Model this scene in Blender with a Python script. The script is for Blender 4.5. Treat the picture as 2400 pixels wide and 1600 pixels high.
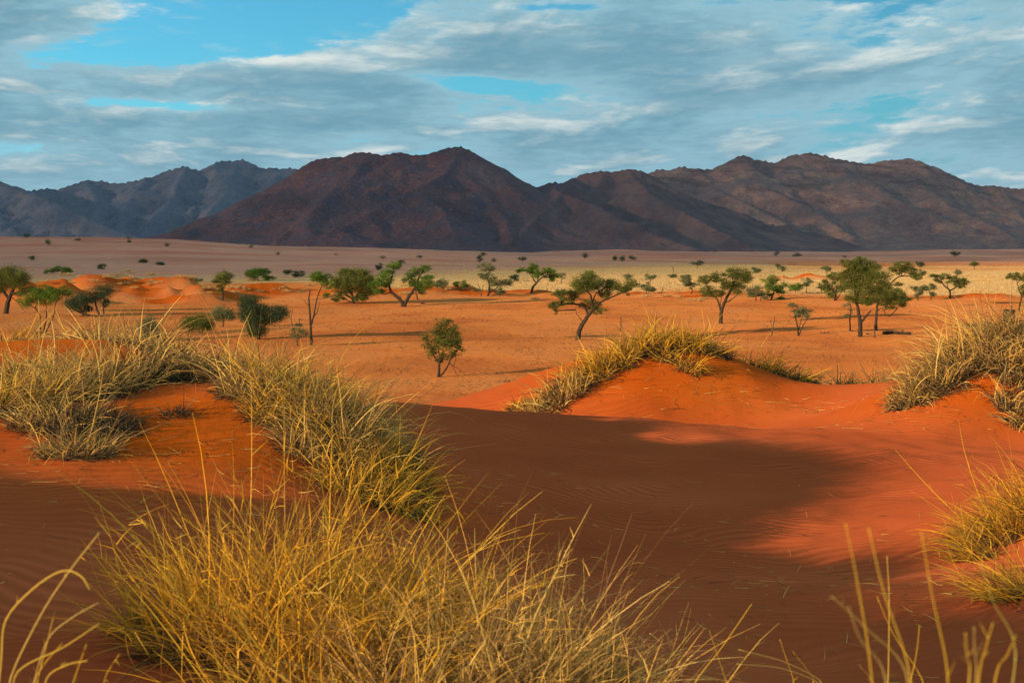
import bpy, math, random
import numpy as np
from mathutils import Vector

# ------------------------------------------------------------------ camera, sky, sun, exposure
for o in list(bpy.data.objects):
    bpy.data.objects.remove(o, do_unlink=True)
SC = bpy.context.scene
COL = SC.collection
EYE = 8.0                       # eye height above the gravel plain (the viewer stands on a dune)
FPX = 3333.0                    # focal length in photograph pixels (50 mm on a 36 mm sensor, 2400 px wide)
HOR = 575.0                     # row of the true horizon
PITCH = math.atan((800.0 - HOR) / FPX)
cam_d = bpy.data.cameras.new('camera'); cam = bpy.data.objects.new('camera', cam_d); COL.objects.link(cam)
cam_d.lens = 50.0; cam_d.sensor_width = 36.0; cam_d.clip_start = 0.05; cam_d.clip_end = 60000
cam.location = (0, 0, EYE); cam.rotation_euler = (math.pi / 2 - PITCH, 0, 0)
cam_d.dof.use_dof = True; cam_d.dof.focus_distance = 18.0; cam_d.dof.aperture_fstop = 10.0
SC.camera = cam

SUN_EL = math.radians(11.2)
SD = np.array([0.80, 0.60])                   # horizontal direction the sunlight travels
SD = SD / np.linalg.norm(SD)
trav = Vector((SD[0] * math.cos(SUN_EL), SD[1] * math.cos(SUN_EL), -math.sin(SUN_EL)))
sun_d = bpy.data.lights.new('sun', 'SUN'); sun = bpy.data.objects.new('sun', sun_d); COL.objects.link(sun)
sun_d.energy = 3.55; sun_d.angle = math.radians(0.55); sun_d.color = (1.0, 0.79, 0.50)
sun.rotation_euler = trav.to_track_quat('-Z', 'Y').to_euler(); sun.location = (-40, -30, 40)
SC.view_settings.view_transform = 'Standard'; SC.view_settings.look = 'None'
SC.view_settings.gamma = 1.0; SC.view_settings.exposure = 0.62
try: SC.view_settings.use_curve_mapping = False
except Exception: pass

class NT:
    """tiny helper to write node trees"""
    def __init__(s, tree): s.t = tree; s.L = tree.links
    def n(s, typ, **kw):
        nd = s.t.nodes.new(typ)
        for k, v in kw.items(): setattr(nd, k, v)
        return nd
    def put(s, sock, v):
        if v is None: return
        if isinstance(v, bpy.types.NodeSocket): s.L.new(v, sock)
        else: sock.default_value = v
    def m(s, op, a, b=None, c=None, clamp=False):
        nd = s.n('ShaderNodeMath', operation=op, use_clamp=clamp)
        for i, v in enumerate((a, b, c)): s.put(nd.inputs[i], v)
        return nd.outputs[0]
    def ss(s, v, a, b):       # smoothstep
        nd = s.n('ShaderNodeMapRange', interpolation_type='SMOOTHSTEP')
        s.put(nd.inputs[0], v); s.put(nd.inputs[1], a); s.put(nd.inputs[2], b)
        return nd.outputs[0]
    def mix(s, f, a, b, bt='MIX'):
        nd = s.n('ShaderNodeMix', data_type='RGBA', blend_type=bt)
        s.put(nd.inputs[0], f)
        for i, v in ((6, a), (7, b)):
            if isinstance(v, (tuple, list)) and len(v) == 3: v = (*v, 1)
            s.put(nd.inputs[i], v)
        return nd.outputs[2]
    def xyz(s, x, y, z):
        nd = s.n('ShaderNodeCombineXYZ')
        for i, v in enumerate((x, y, z)): s.put(nd.inputs[i], v)
        return nd.outputs[0]
    def noise(s, vec, scale, detail=4, rough=0.5, dist=0.0, dim='3D'):
        nd = s.n('ShaderNodeTexNoise', noise_dimensions=dim)
        s.put(nd.inputs['Vector'], vec); s.put(nd.inputs['Scale'], scale); s.put(nd.inputs['Detail'], detail)
        s.put(nd.inputs['Roughness'], rough); s.put(nd.inputs['Distortion'], dist)
        return nd.outputs[0]
    def ramp(s, f, stops):
        nd = s.n('ShaderNodeValToRGB'); cr = nd.color_ramp
        while len(cr.elements) < len(stops): cr.elements.new(0.5)
        for e, (p, c) in zip(cr.elements, stops): e.position = p; e.color = (*c, 1)
        s.put(nd.inputs[0], f); return nd.outputs[0]

W = bpy.data.worlds.new('World'); SC.world = W; W.use_nodes = True
W.node_tree.nodes.clear()
t = NT(W.node_tree)
sky = t.n('ShaderNodeTexSky', sky_type='NISHITA', sun_disc=False, sun_elevation=SUN_EL,
          sun_rotation=math.atan2(SD[0], -SD[1]), altitude=900, air_density=1.0, dust_density=0.6, ozone_density=2.0)
SKY_STR = 0.112
gen = t.n('ShaderNodeTexCoord').outputs['Generated']
sep = t.n('ShaderNodeSeparateXYZ'); t.L.new(gen, sep.inputs[0])
dx, dy, dz = sep.outputs
az = t.m('ARCTAN2', dx, dy)
def cloud_density(shift, holes=None):
    """fractal cloud cover on a layer seen from below, plus clear gaps (azimuth, elevation)"""
    e = t.m('MAXIMUM', t.m('ADD', dz, shift), 0.0)
    k = t.m('DIVIDE', 1.0, t.m('ADD', e, 0.045))
    r = t.m('MULTIPLY', k, 1.0)
    p = t.xyz(t.m('MULTIPLY', az, t.m('ADD', 3.0, t.m('MULTIPLY', r, 0.42))), t.m('ADD', t.m('MULTIPLY', t.m('LOGARITHM', k, 2.718), 2.9), t.m('MULTIPLY', az, 0.8)), 0.37)
    n = t.noise(p, 1.25, 7, 0.54, 0.35)
    n2 = t.noise(p, 0.5, 3, 0.5)
    d = t.m('ADD', t.m('MULTIPLY', n, 0.95), t.m('MULTIPLY', n2, 0.55))
    return d
def PX(x, y): return (x - 1200) / FPX, (HOR - y) / FPX
HOLES = []
for (x, y, rx, ry, tilt, w) in [(560, 90, 330, 70, 0.14, 0.50), (330, 152, 240, 26, 0.03, 0.32), (780, 25, 120, 40, 0.1, 0.32), (400, 262, 240, 15, -0.02, 0.32),
                                (1130, 205, 220, 20, -0.12, 0.30), (1960, 14, 200, 16, 0.0, 0.24), (60, 365, 150, 28, 0.0, 0.17),
                                (330, 25, 60, 40, 0.0, 0.1), (1290, 34, 120, 8, 0, 0.14), (2390, 145, 60, 20, 0, .16),
                                (1500, 110, 420, 60, 0, -0.16), (1900, 200, 380, 60, 0, -0.12), (80, 70, 150, 60, 0.0, -0.16),
                                (600, 195, 420, 25, -0.05, -0.10), (1700, 330, 600, 40, 0, -0.1), (800, 300, 300, 30, 0, -0.06), (1000, 60, 120, 40, 0.4, -0.12)]:
    a0, e0 = PX(x, y); HOLES.append((a0, e0, rx / FPX, ry / FPX, tilt, w))
N0 = cloud_density(0.0); N1 = cloud_density(0.0075); D0 = N0
for a0, e0, ra, re, tilt, w in HOLES:
    da = t.m('SUBTRACT', az, a0); de = t.m('SUBTRACT', t.m('SUBTRACT', dz, e0), t.m('MULTIPLY', da, tilt))
    qa = t.m('DIVIDE', da, ra); qe = t.m('DIVIDE', de, re)
    g = t.m('EXPONENT', t.m('MULTIPLY', t.m('ADD', t.m('MULTIPLY', qa, qa), t.m('MULTIPLY', qe, qe)), -1.0))
    D0 = t.m('SUBTRACT', D0, t.m('MULTIPLY', g, w))
ek = t.m('DIVIDE', 1.0, t.m('ADD', t.m('MAXIMUM', dz, 0.0), 0.06))
fine = t.noise(t.xyz(t.m('MULTIPLY', az, t.m('ADD', 6.0, t.m('MULTIPLY', ek, 1.35))), t.m('ADD', t.m('MULTIPLY', t.m('LOGARITHM', ek, 2.718), 10.0), t.m('MULTIPLY', az, 2.0)), 4.1), 1.6, 6, 0.62, 0.3)
fine2 = t.noise(t.xyz(t.m('MULTIPLY', az, t.m('ADD', 14.0, t.m('MULTIPLY', ek, 3.0))), t.m('MULTIPLY', t.m('LOGARITHM', ek, 2.718), 26.0), 9.3), 1.6, 4, 0.6, 0.4)
D0 = t.m('ADD', D0, t.m('ADD', t.m('MULTIPLY', t.m('SUBTRACT', fine, 0.5), 0.42), t.m('MULTIPLY', t.m('SUBTRACT', fine2, 0.5), 0.26)))
cover = t.m('MAXIMUM', t.ss(D0, 0.55, 0.69), t.m('MULTIPLY', t.ss(fine2, 0.45, 0.75), t.m('MULTIPLY', t.ss(D0, 0.28, 0.55), 0.35)))
rim = t.m('SUBTRACT', N0, N1)
lit = t.m('MULTIPLY', t.ss(t.m('ADD', rim, t.m('MULTIPLY', t.m('SUBTRACT', fine, 0.5), 0.30)), 0.0, 0.15), t.ss(D0, 1.05, 0.72))
thick = t.ss(D0, 0.62, 0.94)
ccol = t.mix(thick, (0.30, 0.53, 0.63), (0.160, 0.350, 0.450))
ccol = t.mix(t.m('MULTIPLY', t.ss(fine, 0.42, 0.72), 0.35), ccol, (0.31, 0.53, 0.62))
for (x, y, rx, ry, w) in [(950, 60, 130, 60, 0.30), (2120, 75, 230, 30, 0.30), (690, 140, 90, 16, 0.30), (1350, 265, 260, 12, 0.22), (400, 195, 260, 12, 0.22), (1750, 180, 80, 50, 0.15)]:
    a0, e0 = PX(x, y); qa = t.m('DIVIDE', t.m('SUBTRACT', az, a0), rx / FPX); qe = t.m('DIVIDE', t.m('SUBTRACT', dz, e0), ry / FPX)
    g = t.m('EXPONENT', t.m('MULTIPLY', t.m('ADD', t.m('MULTIPLY', qa, qa), t.m('MULTIPLY', qe, qe)), -1.0))
    lit = t.m('ADD', lit, t.m('MULTIPLY', t.m('MULTIPLY', g, w), t.ss(fine, 0.35, 0.62)), None, True)
ccol = t.mix(t.m('MULTIPLY', lit, 0.88), ccol, (0.82, 0.86, 0.81))
ccol = t.mix(t.ss(dz, 0.07, 0.0), ccol, t.mix(0.5, ccol, (0.25, 0.44, 0.53)))
skyc = t.mix(1.0, sky.outputs[0], t.mix(t.ss(dz, 0.02, 0.11), (0.40, 0.60, 0.95), (0.27, 0.75, 0.86)), 'MULTIPLY')
bg1 = t.n('ShaderNodeBackground'); t.L.new(skyc, bg1.inputs[0]); bg1.inputs[1].default_value = SKY_STR
bg2 = t.n('ShaderNodeBackground'); t.L.new(ccol, bg2.inputs[0]); bg2.inputs[1].default_value = 0.68
ms = t.n('ShaderNodeMixShader'); t.L.new(cover, ms.inputs[0]); t.L.new(bg1.outputs[0], ms.inputs[1]); t.L.new(bg2.outputs[0], ms.inputs[2])
wo = t.n('ShaderNodeOutputWorld'); t.L.new(ms.outputs[0], wo.inputs[0])
try: W.cycles.sampling_method = 'MANUAL'; W.cycles.sample_map_resolution = 512
except Exception: pass

# ------------------------------------------------------------------ helpers
rng = np.random.default_rng(7)
random.seed(7)
def sstep(a, b, x):
    q = np.clip((x - a) / (b - a), 0, 1); return q * q * (3 - 2 * q)
def _hash(ix, iy, seed):
    h = (ix.astype(np.int64) * 374761393 + iy.astype(np.int64) * 668265263 + seed * 974711) & 0xffffffff
    h = ((h ^ (h >> 13)) * 1274126177) & 0xffffffff
    h = (h ^ (h >> 16)) & 0xffff
    return h / 65535.0 * 2 * np.pi
def perlin(x, y, seed=0):
    x = np.asarray(x, float); y = np.asarray(y, float)
    ix = np.floor(x); iy = np.floor(y); fx = x - ix; fy = y - iy
    u = fx ** 3 * (fx * (fx * 6 - 15) + 10); v = fy ** 3 * (fy * (fy * 6 - 15) + 10)
    def g(ox, oy):
        a = _hash(ix + ox, iy + oy, seed); return np.cos(a) * (fx - ox) + np.sin(a) * (fy - oy)
    a = g(0, 0) + (g(1, 0) - g(0, 0)) * u; b = g(0, 1) + (g(1, 1) - g(0, 1)) * u
    return (a + (b - a) * v) * 1.5
def fbm(x, y, oct=4, seed=0, gain=0.5):
    s = 0; a = 1.0; f = 1.0
    for i in range(oct): s = s + a * perlin(x * f, y * f, seed + i * 17); a *= gain; f *= 2.03
    return s
def ridged(x, y, oct=4, seed=0, gain=0.5):
    s = 0; a = 1.0; f = 1.0
    for i in range(oct): s = s + a * (1 - 2 * np.abs(perlin(x * f, y * f, seed + i * 13))); a *= gain; f *= 2.05
    return s

def W3(px, py, d):               # photograph pixel + ground distance -> world point
    return np.array([(px - 1200) / FPX * d, d, EYE - (py - HOR) / FPX * d])

def mesh_obj(name, V, F, mats, parent=None, smooth=False, attrs=None, F4=None, mi=None):
    """V (n,3); F (m,3) triangles and / or F4 (k,4) quads; attrs: {name: per-vertex float array}"""
    me = bpy.data.meshes.new(name)
    V = np.asarray(V, np.float32).reshape(-1, 3)
    parts = []
    if F is not None and len(F): parts.append(np.asarray(F, np.int32).reshape(-1, 3))
    if F4 is not None and len(F4): parts.append(np.asarray(F4, np.int32).reshape(-1, 4))
    loops = np.concatenate([p.ravel() for p in parts]); tot = np.concatenate([np.full(len(p), p.shape[1], np.int32) for p in parts])
    start = np.concatenate([[0], np.cumsum(tot)[:-1]]).astype(np.int32)
    me.vertices.add(len(V)); me.vertices.foreach_set('co', V.ravel())
    me.loops.add(len(loops)); me.loops.foreach_set('vertex_index', loops.astype(np.int32))
    me.polygons.add(len(tot)); me.polygons.foreach_set('loop_start', start)
    try: me.polygons.foreach_set('loop_total', tot)
    except Exception: pass
    if smooth: me.polygons.foreach_set('use_smooth', np.ones(len(tot), bool))
    if mi is not None: me.polygons.foreach_set('material_index', np.asarray(mi, np.int32))
    if attrs:
        for k, a in attrs.items():
            at = me.attributes.new(k, 'FLOAT', 'POINT'); at.data.foreach_set('value', np.asarray(a, np.float32))
    for m_ in (mats if isinstance(mats, (list, tuple)) else [mats]): me.materials.append(m_)
    me.update(calc_edges=True); me.validate()
    o = bpy.data.objects.new(name, me); COL.objects.link(o)
    if parent is not None: o.parent = parent
    return o
def empty(name, loc):
    o = bpy.data.objects.new(name, None); COL.objects.link(o); o.location = [float(v) for v in loc]
    o.empty_display_size = 0.2; return o
def tag(o, label=None, cat=None, group=None, kind=None):
    if label: o['label'] = label
    if cat: o['category'] = cat
    if group: o['group'] = group
    if kind: o['kind'] = kind
    return o

def mat(name):
    m_ = bpy.data.materials.new(name); m_.use_nodes = True; m_.node_tree.nodes.clear(); return m_, NT(m_.node_tree)
def attr(t, name): return t.n('ShaderNodeAttribute', attribute_name=name).outputs['Fac']

# ------------------------------------------------------------------ terrain height
_cp = []      # control points of the near dune: (x, y, z relative to the eye)
def c_px(px, py, d): p = W3(px, py, d); _cp.append((p[0], p[1], p[2] - EYE))
def c_w(*pts): _cp.extend(pts)
c_w((0, 0, -1.6), (0, -3, -1.5), (-3, -2, -1.2), (3, -2, -1.8), (-1.2, 2.5, -1.45), (0, 2.5, -1.5), (1.3, 2.5, -1.7), (2.8, 3.2, -1.8),
    (-0.9, 4.2, -1.30), (-.2, 4.3, -1.30), (.45, 4.0, -1.45), (-1.1, 5.0, -1.31), (-.55, 5.2, -1.33), (0.1, 5.0, -1.5))
for q in [(930, 1250, 7.5), (1100, 1300, 7.7), (1300, 1400, 8.0), (1700, 1400, 8.35), (1700, 1550, 6.8), (2300, 1550, 6.3), (2280, 1400, 8.1), (2000, 1590, 6.3),
          (1300, 1200, 11.9), (1800, 1200, 12.6), (2150, 1200, 12.9), (1500, 1100, 14.8), (2000, 1100, 15.5), (1100, 1100, 13.5),
          (900, 937, 19), (1000, 951, 19), (1250, 967, 19.6), (1500, 984, 20), (1900, 1006, 20), (2350, 1026, 19.4),
          (1200, 1010, 17.5), (1700, 1030, 17.5), (2200, 1060, 17.0),
          (1560, 815, 26), (1310, 958, 24), (1420, 880, 25), (1700, 842, 26), (1850, 888, 26.5), (1960, 905, 27), (1500, 920, 24.2), (1650, 930, 24.3), (1800, 940, 24.5),
          (1950, 962, 24), (2060, 900, 27), (1640, 812, 26.4),
          (2250, 900, 21), (2330, 800, 22.5), (2250, 990, 19.8), (2100, 955, 21), (2450, 800, 22.5), (2650, 850, 22), (2400, 960, 20.5),
          (2350, 1250, 10.9), (2400, 1180, 11.2), (2600, 1100, 10.5), (2550, 1260, 9.8), (2390, 1420, 7), (2600, 1400, 7),
          (520, 920, 11.5), (300, 940, 11.5), (450, 1020, 10.3), (450, 1100, 9.5), (150, 1090, 9.3), (600, 1110, 9.7), (700, 945, 11.8), (850, 1075, 10.5), (940, 1195, 9.8),
          (600, 900, 13.0), (760, 965, 13.2), (890, 1020, 14.5), (1000, 1090, 12.5), (1000, 1200, 10.2),
          (100, 800, 15), (300, 805, 15), (220, 850, 13.5), (100, 950, 11), (30, 1050, 10), (-120, 900, 12), (430, 850, 14),
          (100, 1200, 8.3), (400, 1200, 8.5), (100, 1350, 7), (400, 1350, 7.2), (100, 1500, 5.9), (330, 1490, 5.9), (650, 1200, 8.6), (700, 1300, 7.4)]: c_px(*q)
c_w((-1.0, 22.5, -3.3), (2.0, 22.3, -3.0), (4.6, 22.2, -2.80), (2.8, 29, -2.6), (2.8, 33, -4.2), (6.5, 30, -3.2), (6.5, 34, -4.6), (-2.2, 16.5, -2.1), (-3.5, 18, -2.2), (-6, 18, -1.9), (-3, 23, -3.4),
    (-5.2, 3.4, -0.42), (-4.5, 2.4, -0.72), (-6.2, 5.4, -0.42), (-3.0, 3.2, -1.15), (-3.9, 5.1, -1.1), (-5.2, 7.6, -1.15), (-8, 4, -.35), (-5.6, .8, -.10), (-7, .8, .20), (-10, .8, .68), (-13, .8, .82), (-7, -3, -.2), (-11, -3.5, .5), (-16, 0, 1.0), (-3.6, .6, -.75), (-12, 5, .3), (-9, 9, -1.2), (-8, 13, -1.2), (-2.2, 2.0, -1.3),
    (9, 15, -2.3), (9, 27, -2.5), (10, 21, -1.6), (6, 8, -1.6), (6, 12.5, -1.9), (6, 3, -1.9))
for a in range(0, 360, 20):
    ra = math.radians(a); front = 0.5 + 0.5 * math.cos(ra)
    for r_, zf, zb in ((36, -5.0, -2.5), (46, -6.6, -3.5), (60, -7.9, -5.0)): c_w((math.sin(ra) * r_, math.cos(ra) * r_, zf * front + zb * (1 - front)))
    if a > 60 and a < 300: c_w((math.sin(ra) * 18, math.cos(ra) * 18, -1.6))
CP = np.array(_cp)
def _U(r2): return r2 * np.log(r2 + 1e-9)
def _tps():
    n = len(CP); d2 = ((CP[:, None, :2] - CP[None, :, :2]) ** 2).sum(-1)
    K = _U(d2) + np.eye(n) * 0.35; Pm = np.c_[np.ones(n), CP[:, :2]]
    A = np.zeros((n + 3, n + 3)); A[:n, :n] = K; A[:n, n:] = Pm; A[n:, :n] = Pm.T
    return np.linalg.solve(A, np.r_[CP[:, 2], 0, 0, 0])
TW = _tps()
def near_h(x, y):
    out = np.empty_like(x)
    for i in range(0, len(x), 20000):
        xs = x[i:i + 20000]; ys = y[i:i + 20000]
        d2 = (xs[:, None] - CP[None, :, 0]) ** 2 + (ys[:, None] - CP[None, :, 1]) ** 2
        out[i:i + 20000] = _U(d2) @ TW[:-3] + TW[-3] + TW[-2] * xs + TW[-1] * ys
    return out
FAR_AZ = np.array([-2000, -200, 0, 200, 360, 520, 650, 900, 1100, 1250, 1450, 1700, 2050, 2230, 2400, 2700, 5000.])
FAR_Y = np.array([575, 560, 558, 561, 563, 571, 578, 586, 592, 599, 591, 597, 602, 593, 593, 596, 590.])
DUNES = []     # far dunes on the plain: (x, y, rx, ry, angle, height)
def dune(px, py_base, py_top, halfw, depth=0.9, rot=0.0, skew=0):
    d = EYE * FPX / (py_base - HOR); x = (px - 1200) / FPX * d
    DUNES.append((x, d + skew, halfw / FPX * d, halfw / FPX * d * depth, rot, (py_base - py_top) / FPX * d * (0.86 if px < 800 else 1.0)))
for q in [(265, 692, 634, 150, .6), (130, 702, 646, 160, .6), (330, 700, 652, 70, .8), (460, 698, 658, 90), (390, 705, 668, 70), (590, 694, 668, 90), (530, 700, 676, 60), (100, 715, 668, 90), (690, 690, 672, 80),
          (640, 692, 658, 60), (850, 694, 672, 120), (1000, 690, 668, 80, 1.2), (1130, 692, 683, 70), (1250, 690, 676, 110, .5), (1360, 688, 680, 50),
          (1560, 692, 684, 40, 1), (1640, 695, 685, 60, .6), (1600, 700, 693, 90), (1500, 690, 684, 60), (1900, 655, 640, 90, .6), (1830, 660, 641, 50, .5), (2330, 705, 692, 80, .5), (2250, 702, 697, 120, .5),
          (-120, 705, 640, 150), (-300, 710, 650, 150), (2560, 700, 690, 120, .5)]: dune(*q)
def plain_h(x, y):
    d = np.hypot(x, y) + 1e-6
    pxx = np.clip(1200 + FPX * x / np.maximum(y, 0.3 * d), -2000, 5000)
    yf = np.interp(pxx, FAR_AZ, FAR_Y)
    zf = EYE - (yf - HOR) / FPX * 2600.0
    zf = np.where(y > 0.3 * d, zf, 0.0)
    z = zf * sstep(420, 2500, d)
    z = z + fbm(x / 45, y / 45, 4, 5) * 0.55 * sstep(60, 130, d) + fbm(x / 9, y / 9, 2, 9) * 0.05 * sstep(60, 90, d)
    z = z + fbm(x / 420, y / 210, 3, 31) * 3.2 * sstep(350, 900, d)
    hz = np.zeros_like(z)
    wx = x + fbm(x / 14, y / 14, 3, 61) * 4.5; wy = y + fbm(x / 14 + 9, y / 14, 3, 71) * 4.5
    for (cx, cy, rx, ry, rot, h) in DUNES:
        q = ((wx - cx) / rx) ** 2 + ((wy - cy) / (ry)) ** 2
        hz = hz + (h * np.exp(-q * 0.9)) ** 3
    hz = np.cbrt(hz); hz = hz * (1 + 0.38 * fbm(x / 8, y / 8, 4, 81))
    return z + hz
def H(x, y):
    x = np.atleast_1d(np.asarray(x, float)); y = np.atleast_1d(np.asarray(y, float))
    shp = x.shape; x = x.ravel(); y = y.ravel(); d = np.hypot(x, y)
    z = np.zeros_like(x)
    k = sstep(40, 66, d); nearm = k < 1; farm = k > 0
    if nearm.any():
        xn, yn = x[nearm], y[nearm]; dn = d[nearm]
        zn = EYE + near_h(xn, yn)
        zn = zn + fbm(xn / 1.9, yn / 1.9, 3, 3) * 0.035 * sstep(3, 7, dn) + fbm(xn / 0.55, yn / 0.55, 2, 23) * 0.010
        z[nearm] += zn * (1 - k[nearm])
    if farm.any(): z[farm] += plain_h(x[farm], y[farm]) * k[farm]
    return z.reshape(shp)
def H1(x, y): return float(H(np.array([x]), np.array([y]))[0])
def hit(px, py, dmin=62.0, dmax=9000.0):
    """first ground point beyond dmin on the sight line through a photograph pixel"""
    ds = np.geomspace(dmin, dmax, 900); xs = (px - 1200) / FPX * ds; zs = EYE - (py - HOR) / FPX * ds
    g = H(xs, ds) - zs; i = np.argmax(g >= 0)
    if g[i] < 0: i = int(np.argmax(g / ds))
    d = ds[i]
    if i > 0 and g[i] > 0 and g[i-1] < 0: d = ds[i-1] + (ds[i] - ds[i-1]) * (-g[i-1]) / (g[i] - g[i-1])
    x = (px - 1200) / FPX * d
    return np.array([x, d, H1(x, d)])

# ------------------------------------------------------------------ ground sheet
def build_ground():
    ang = np.concatenate([np.radians(np.linspace(-22.5, 22.5, 430)), np.radians(np.concatenate([np.linspace(22.9, 40, 40), np.linspace(42, 318, 90), np.linspace(320, 337.1, 40)]))])
    rad = np.concatenate([np.linspace(0.4, 4, 22), np.geomspace(4, 40, 235)[1:], np.geomspace(40, 400, 175)[1:], np.geomspace(400, 11800, 92)[1:]])
    A, R = np.meshgrid(ang, rad); x = np.sin(A) * R; y = np.cos(A) * R
    z = H(x.ravel(), y.ravel())
    x = np.r_[x.ravel(), 0]; y = np.r_[y.ravel(), 0]; z = np.r_[z, H1(0, 0)]
    na, nr = len(ang), len(rad)
    i = np.arange(nr - 1)[:, None]; j = np.arange(na)[None, :]; j2 = (j + 1) % na
    q = np.stack([i * na + j, i * na + j2, (i + 1) * na + j2, (i + 1) * na + j], -1).reshape(-1, 4)[:, ::-1]
    c = len(x) - 1; jj = np.arange(na); f3 = np.stack([np.full(na, c), (jj + 1) % na, jj], -1)
    f3 = f3[:, [0, 1, 2]]
    d = np.hypot(x, y); pxx = np.clip(1200 + FPX * x / np.maximum(y, 0.3 * d), -1500, 4500)
    wob = fbm(x / 40, y / 40, 4, 101)
    # straw grass cover: the pale grass flats beyond the sand, edge winding
    edge = np.interp(pxx, [-1500, 0, 700, 950, 1150, 1400, 1800, 2100, 2400, 4500], [330, 330, 320, 262, 246, 250, 262, 250, 246, 250])
    straw = sstep(-14, 16, d - edge + wob * 12)
    hz = z - 0
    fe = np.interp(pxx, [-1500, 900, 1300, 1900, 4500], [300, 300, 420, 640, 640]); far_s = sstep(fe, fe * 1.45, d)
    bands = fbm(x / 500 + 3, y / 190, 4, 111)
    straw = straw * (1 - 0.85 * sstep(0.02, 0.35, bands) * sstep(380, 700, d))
    dun = np.zeros_like(x)
    for (cx, cy, rx, ry, rot, h) in DUNES: dun = np.maximum(dun, np.exp(-(((x - cx) / (rx * 1.15)) ** 2 + ((y - cy) / (ry * 1.15)) ** 2) * 1.2))
    straw = straw * (1 - sstep(0.25, 0.6, dun))
    red = np.maximum(1 - sstep(38, 66, d), sstep(0.2, 0.65, dun))
    near = 1 - sstep(40, 62, d)
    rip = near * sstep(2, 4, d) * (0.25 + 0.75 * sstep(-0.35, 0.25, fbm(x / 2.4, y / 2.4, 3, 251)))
    mnd = sstep(0.2, 0.65, dun)
    # loose bouldery sand on the steep mound faces carries no wind ripples
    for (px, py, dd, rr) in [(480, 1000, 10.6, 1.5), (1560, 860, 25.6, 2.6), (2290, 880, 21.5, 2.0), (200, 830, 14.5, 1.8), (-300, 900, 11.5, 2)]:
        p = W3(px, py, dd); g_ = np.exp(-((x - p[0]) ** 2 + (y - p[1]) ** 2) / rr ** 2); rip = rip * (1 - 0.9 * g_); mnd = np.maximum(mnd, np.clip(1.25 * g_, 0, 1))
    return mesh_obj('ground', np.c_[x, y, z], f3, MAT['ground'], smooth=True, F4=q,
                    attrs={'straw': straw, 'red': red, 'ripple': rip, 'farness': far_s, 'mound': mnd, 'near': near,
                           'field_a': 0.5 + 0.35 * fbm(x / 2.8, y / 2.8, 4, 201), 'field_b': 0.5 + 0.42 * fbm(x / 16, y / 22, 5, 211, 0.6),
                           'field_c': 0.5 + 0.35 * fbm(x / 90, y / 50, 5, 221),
                           'phase': y + 0.22 * x + 0.75 * fbm(x / 3.4, y / 3.4, 3, 231) + 0.10 * fbm(x / 0.8, y / 0.8, 2, 241)})

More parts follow.
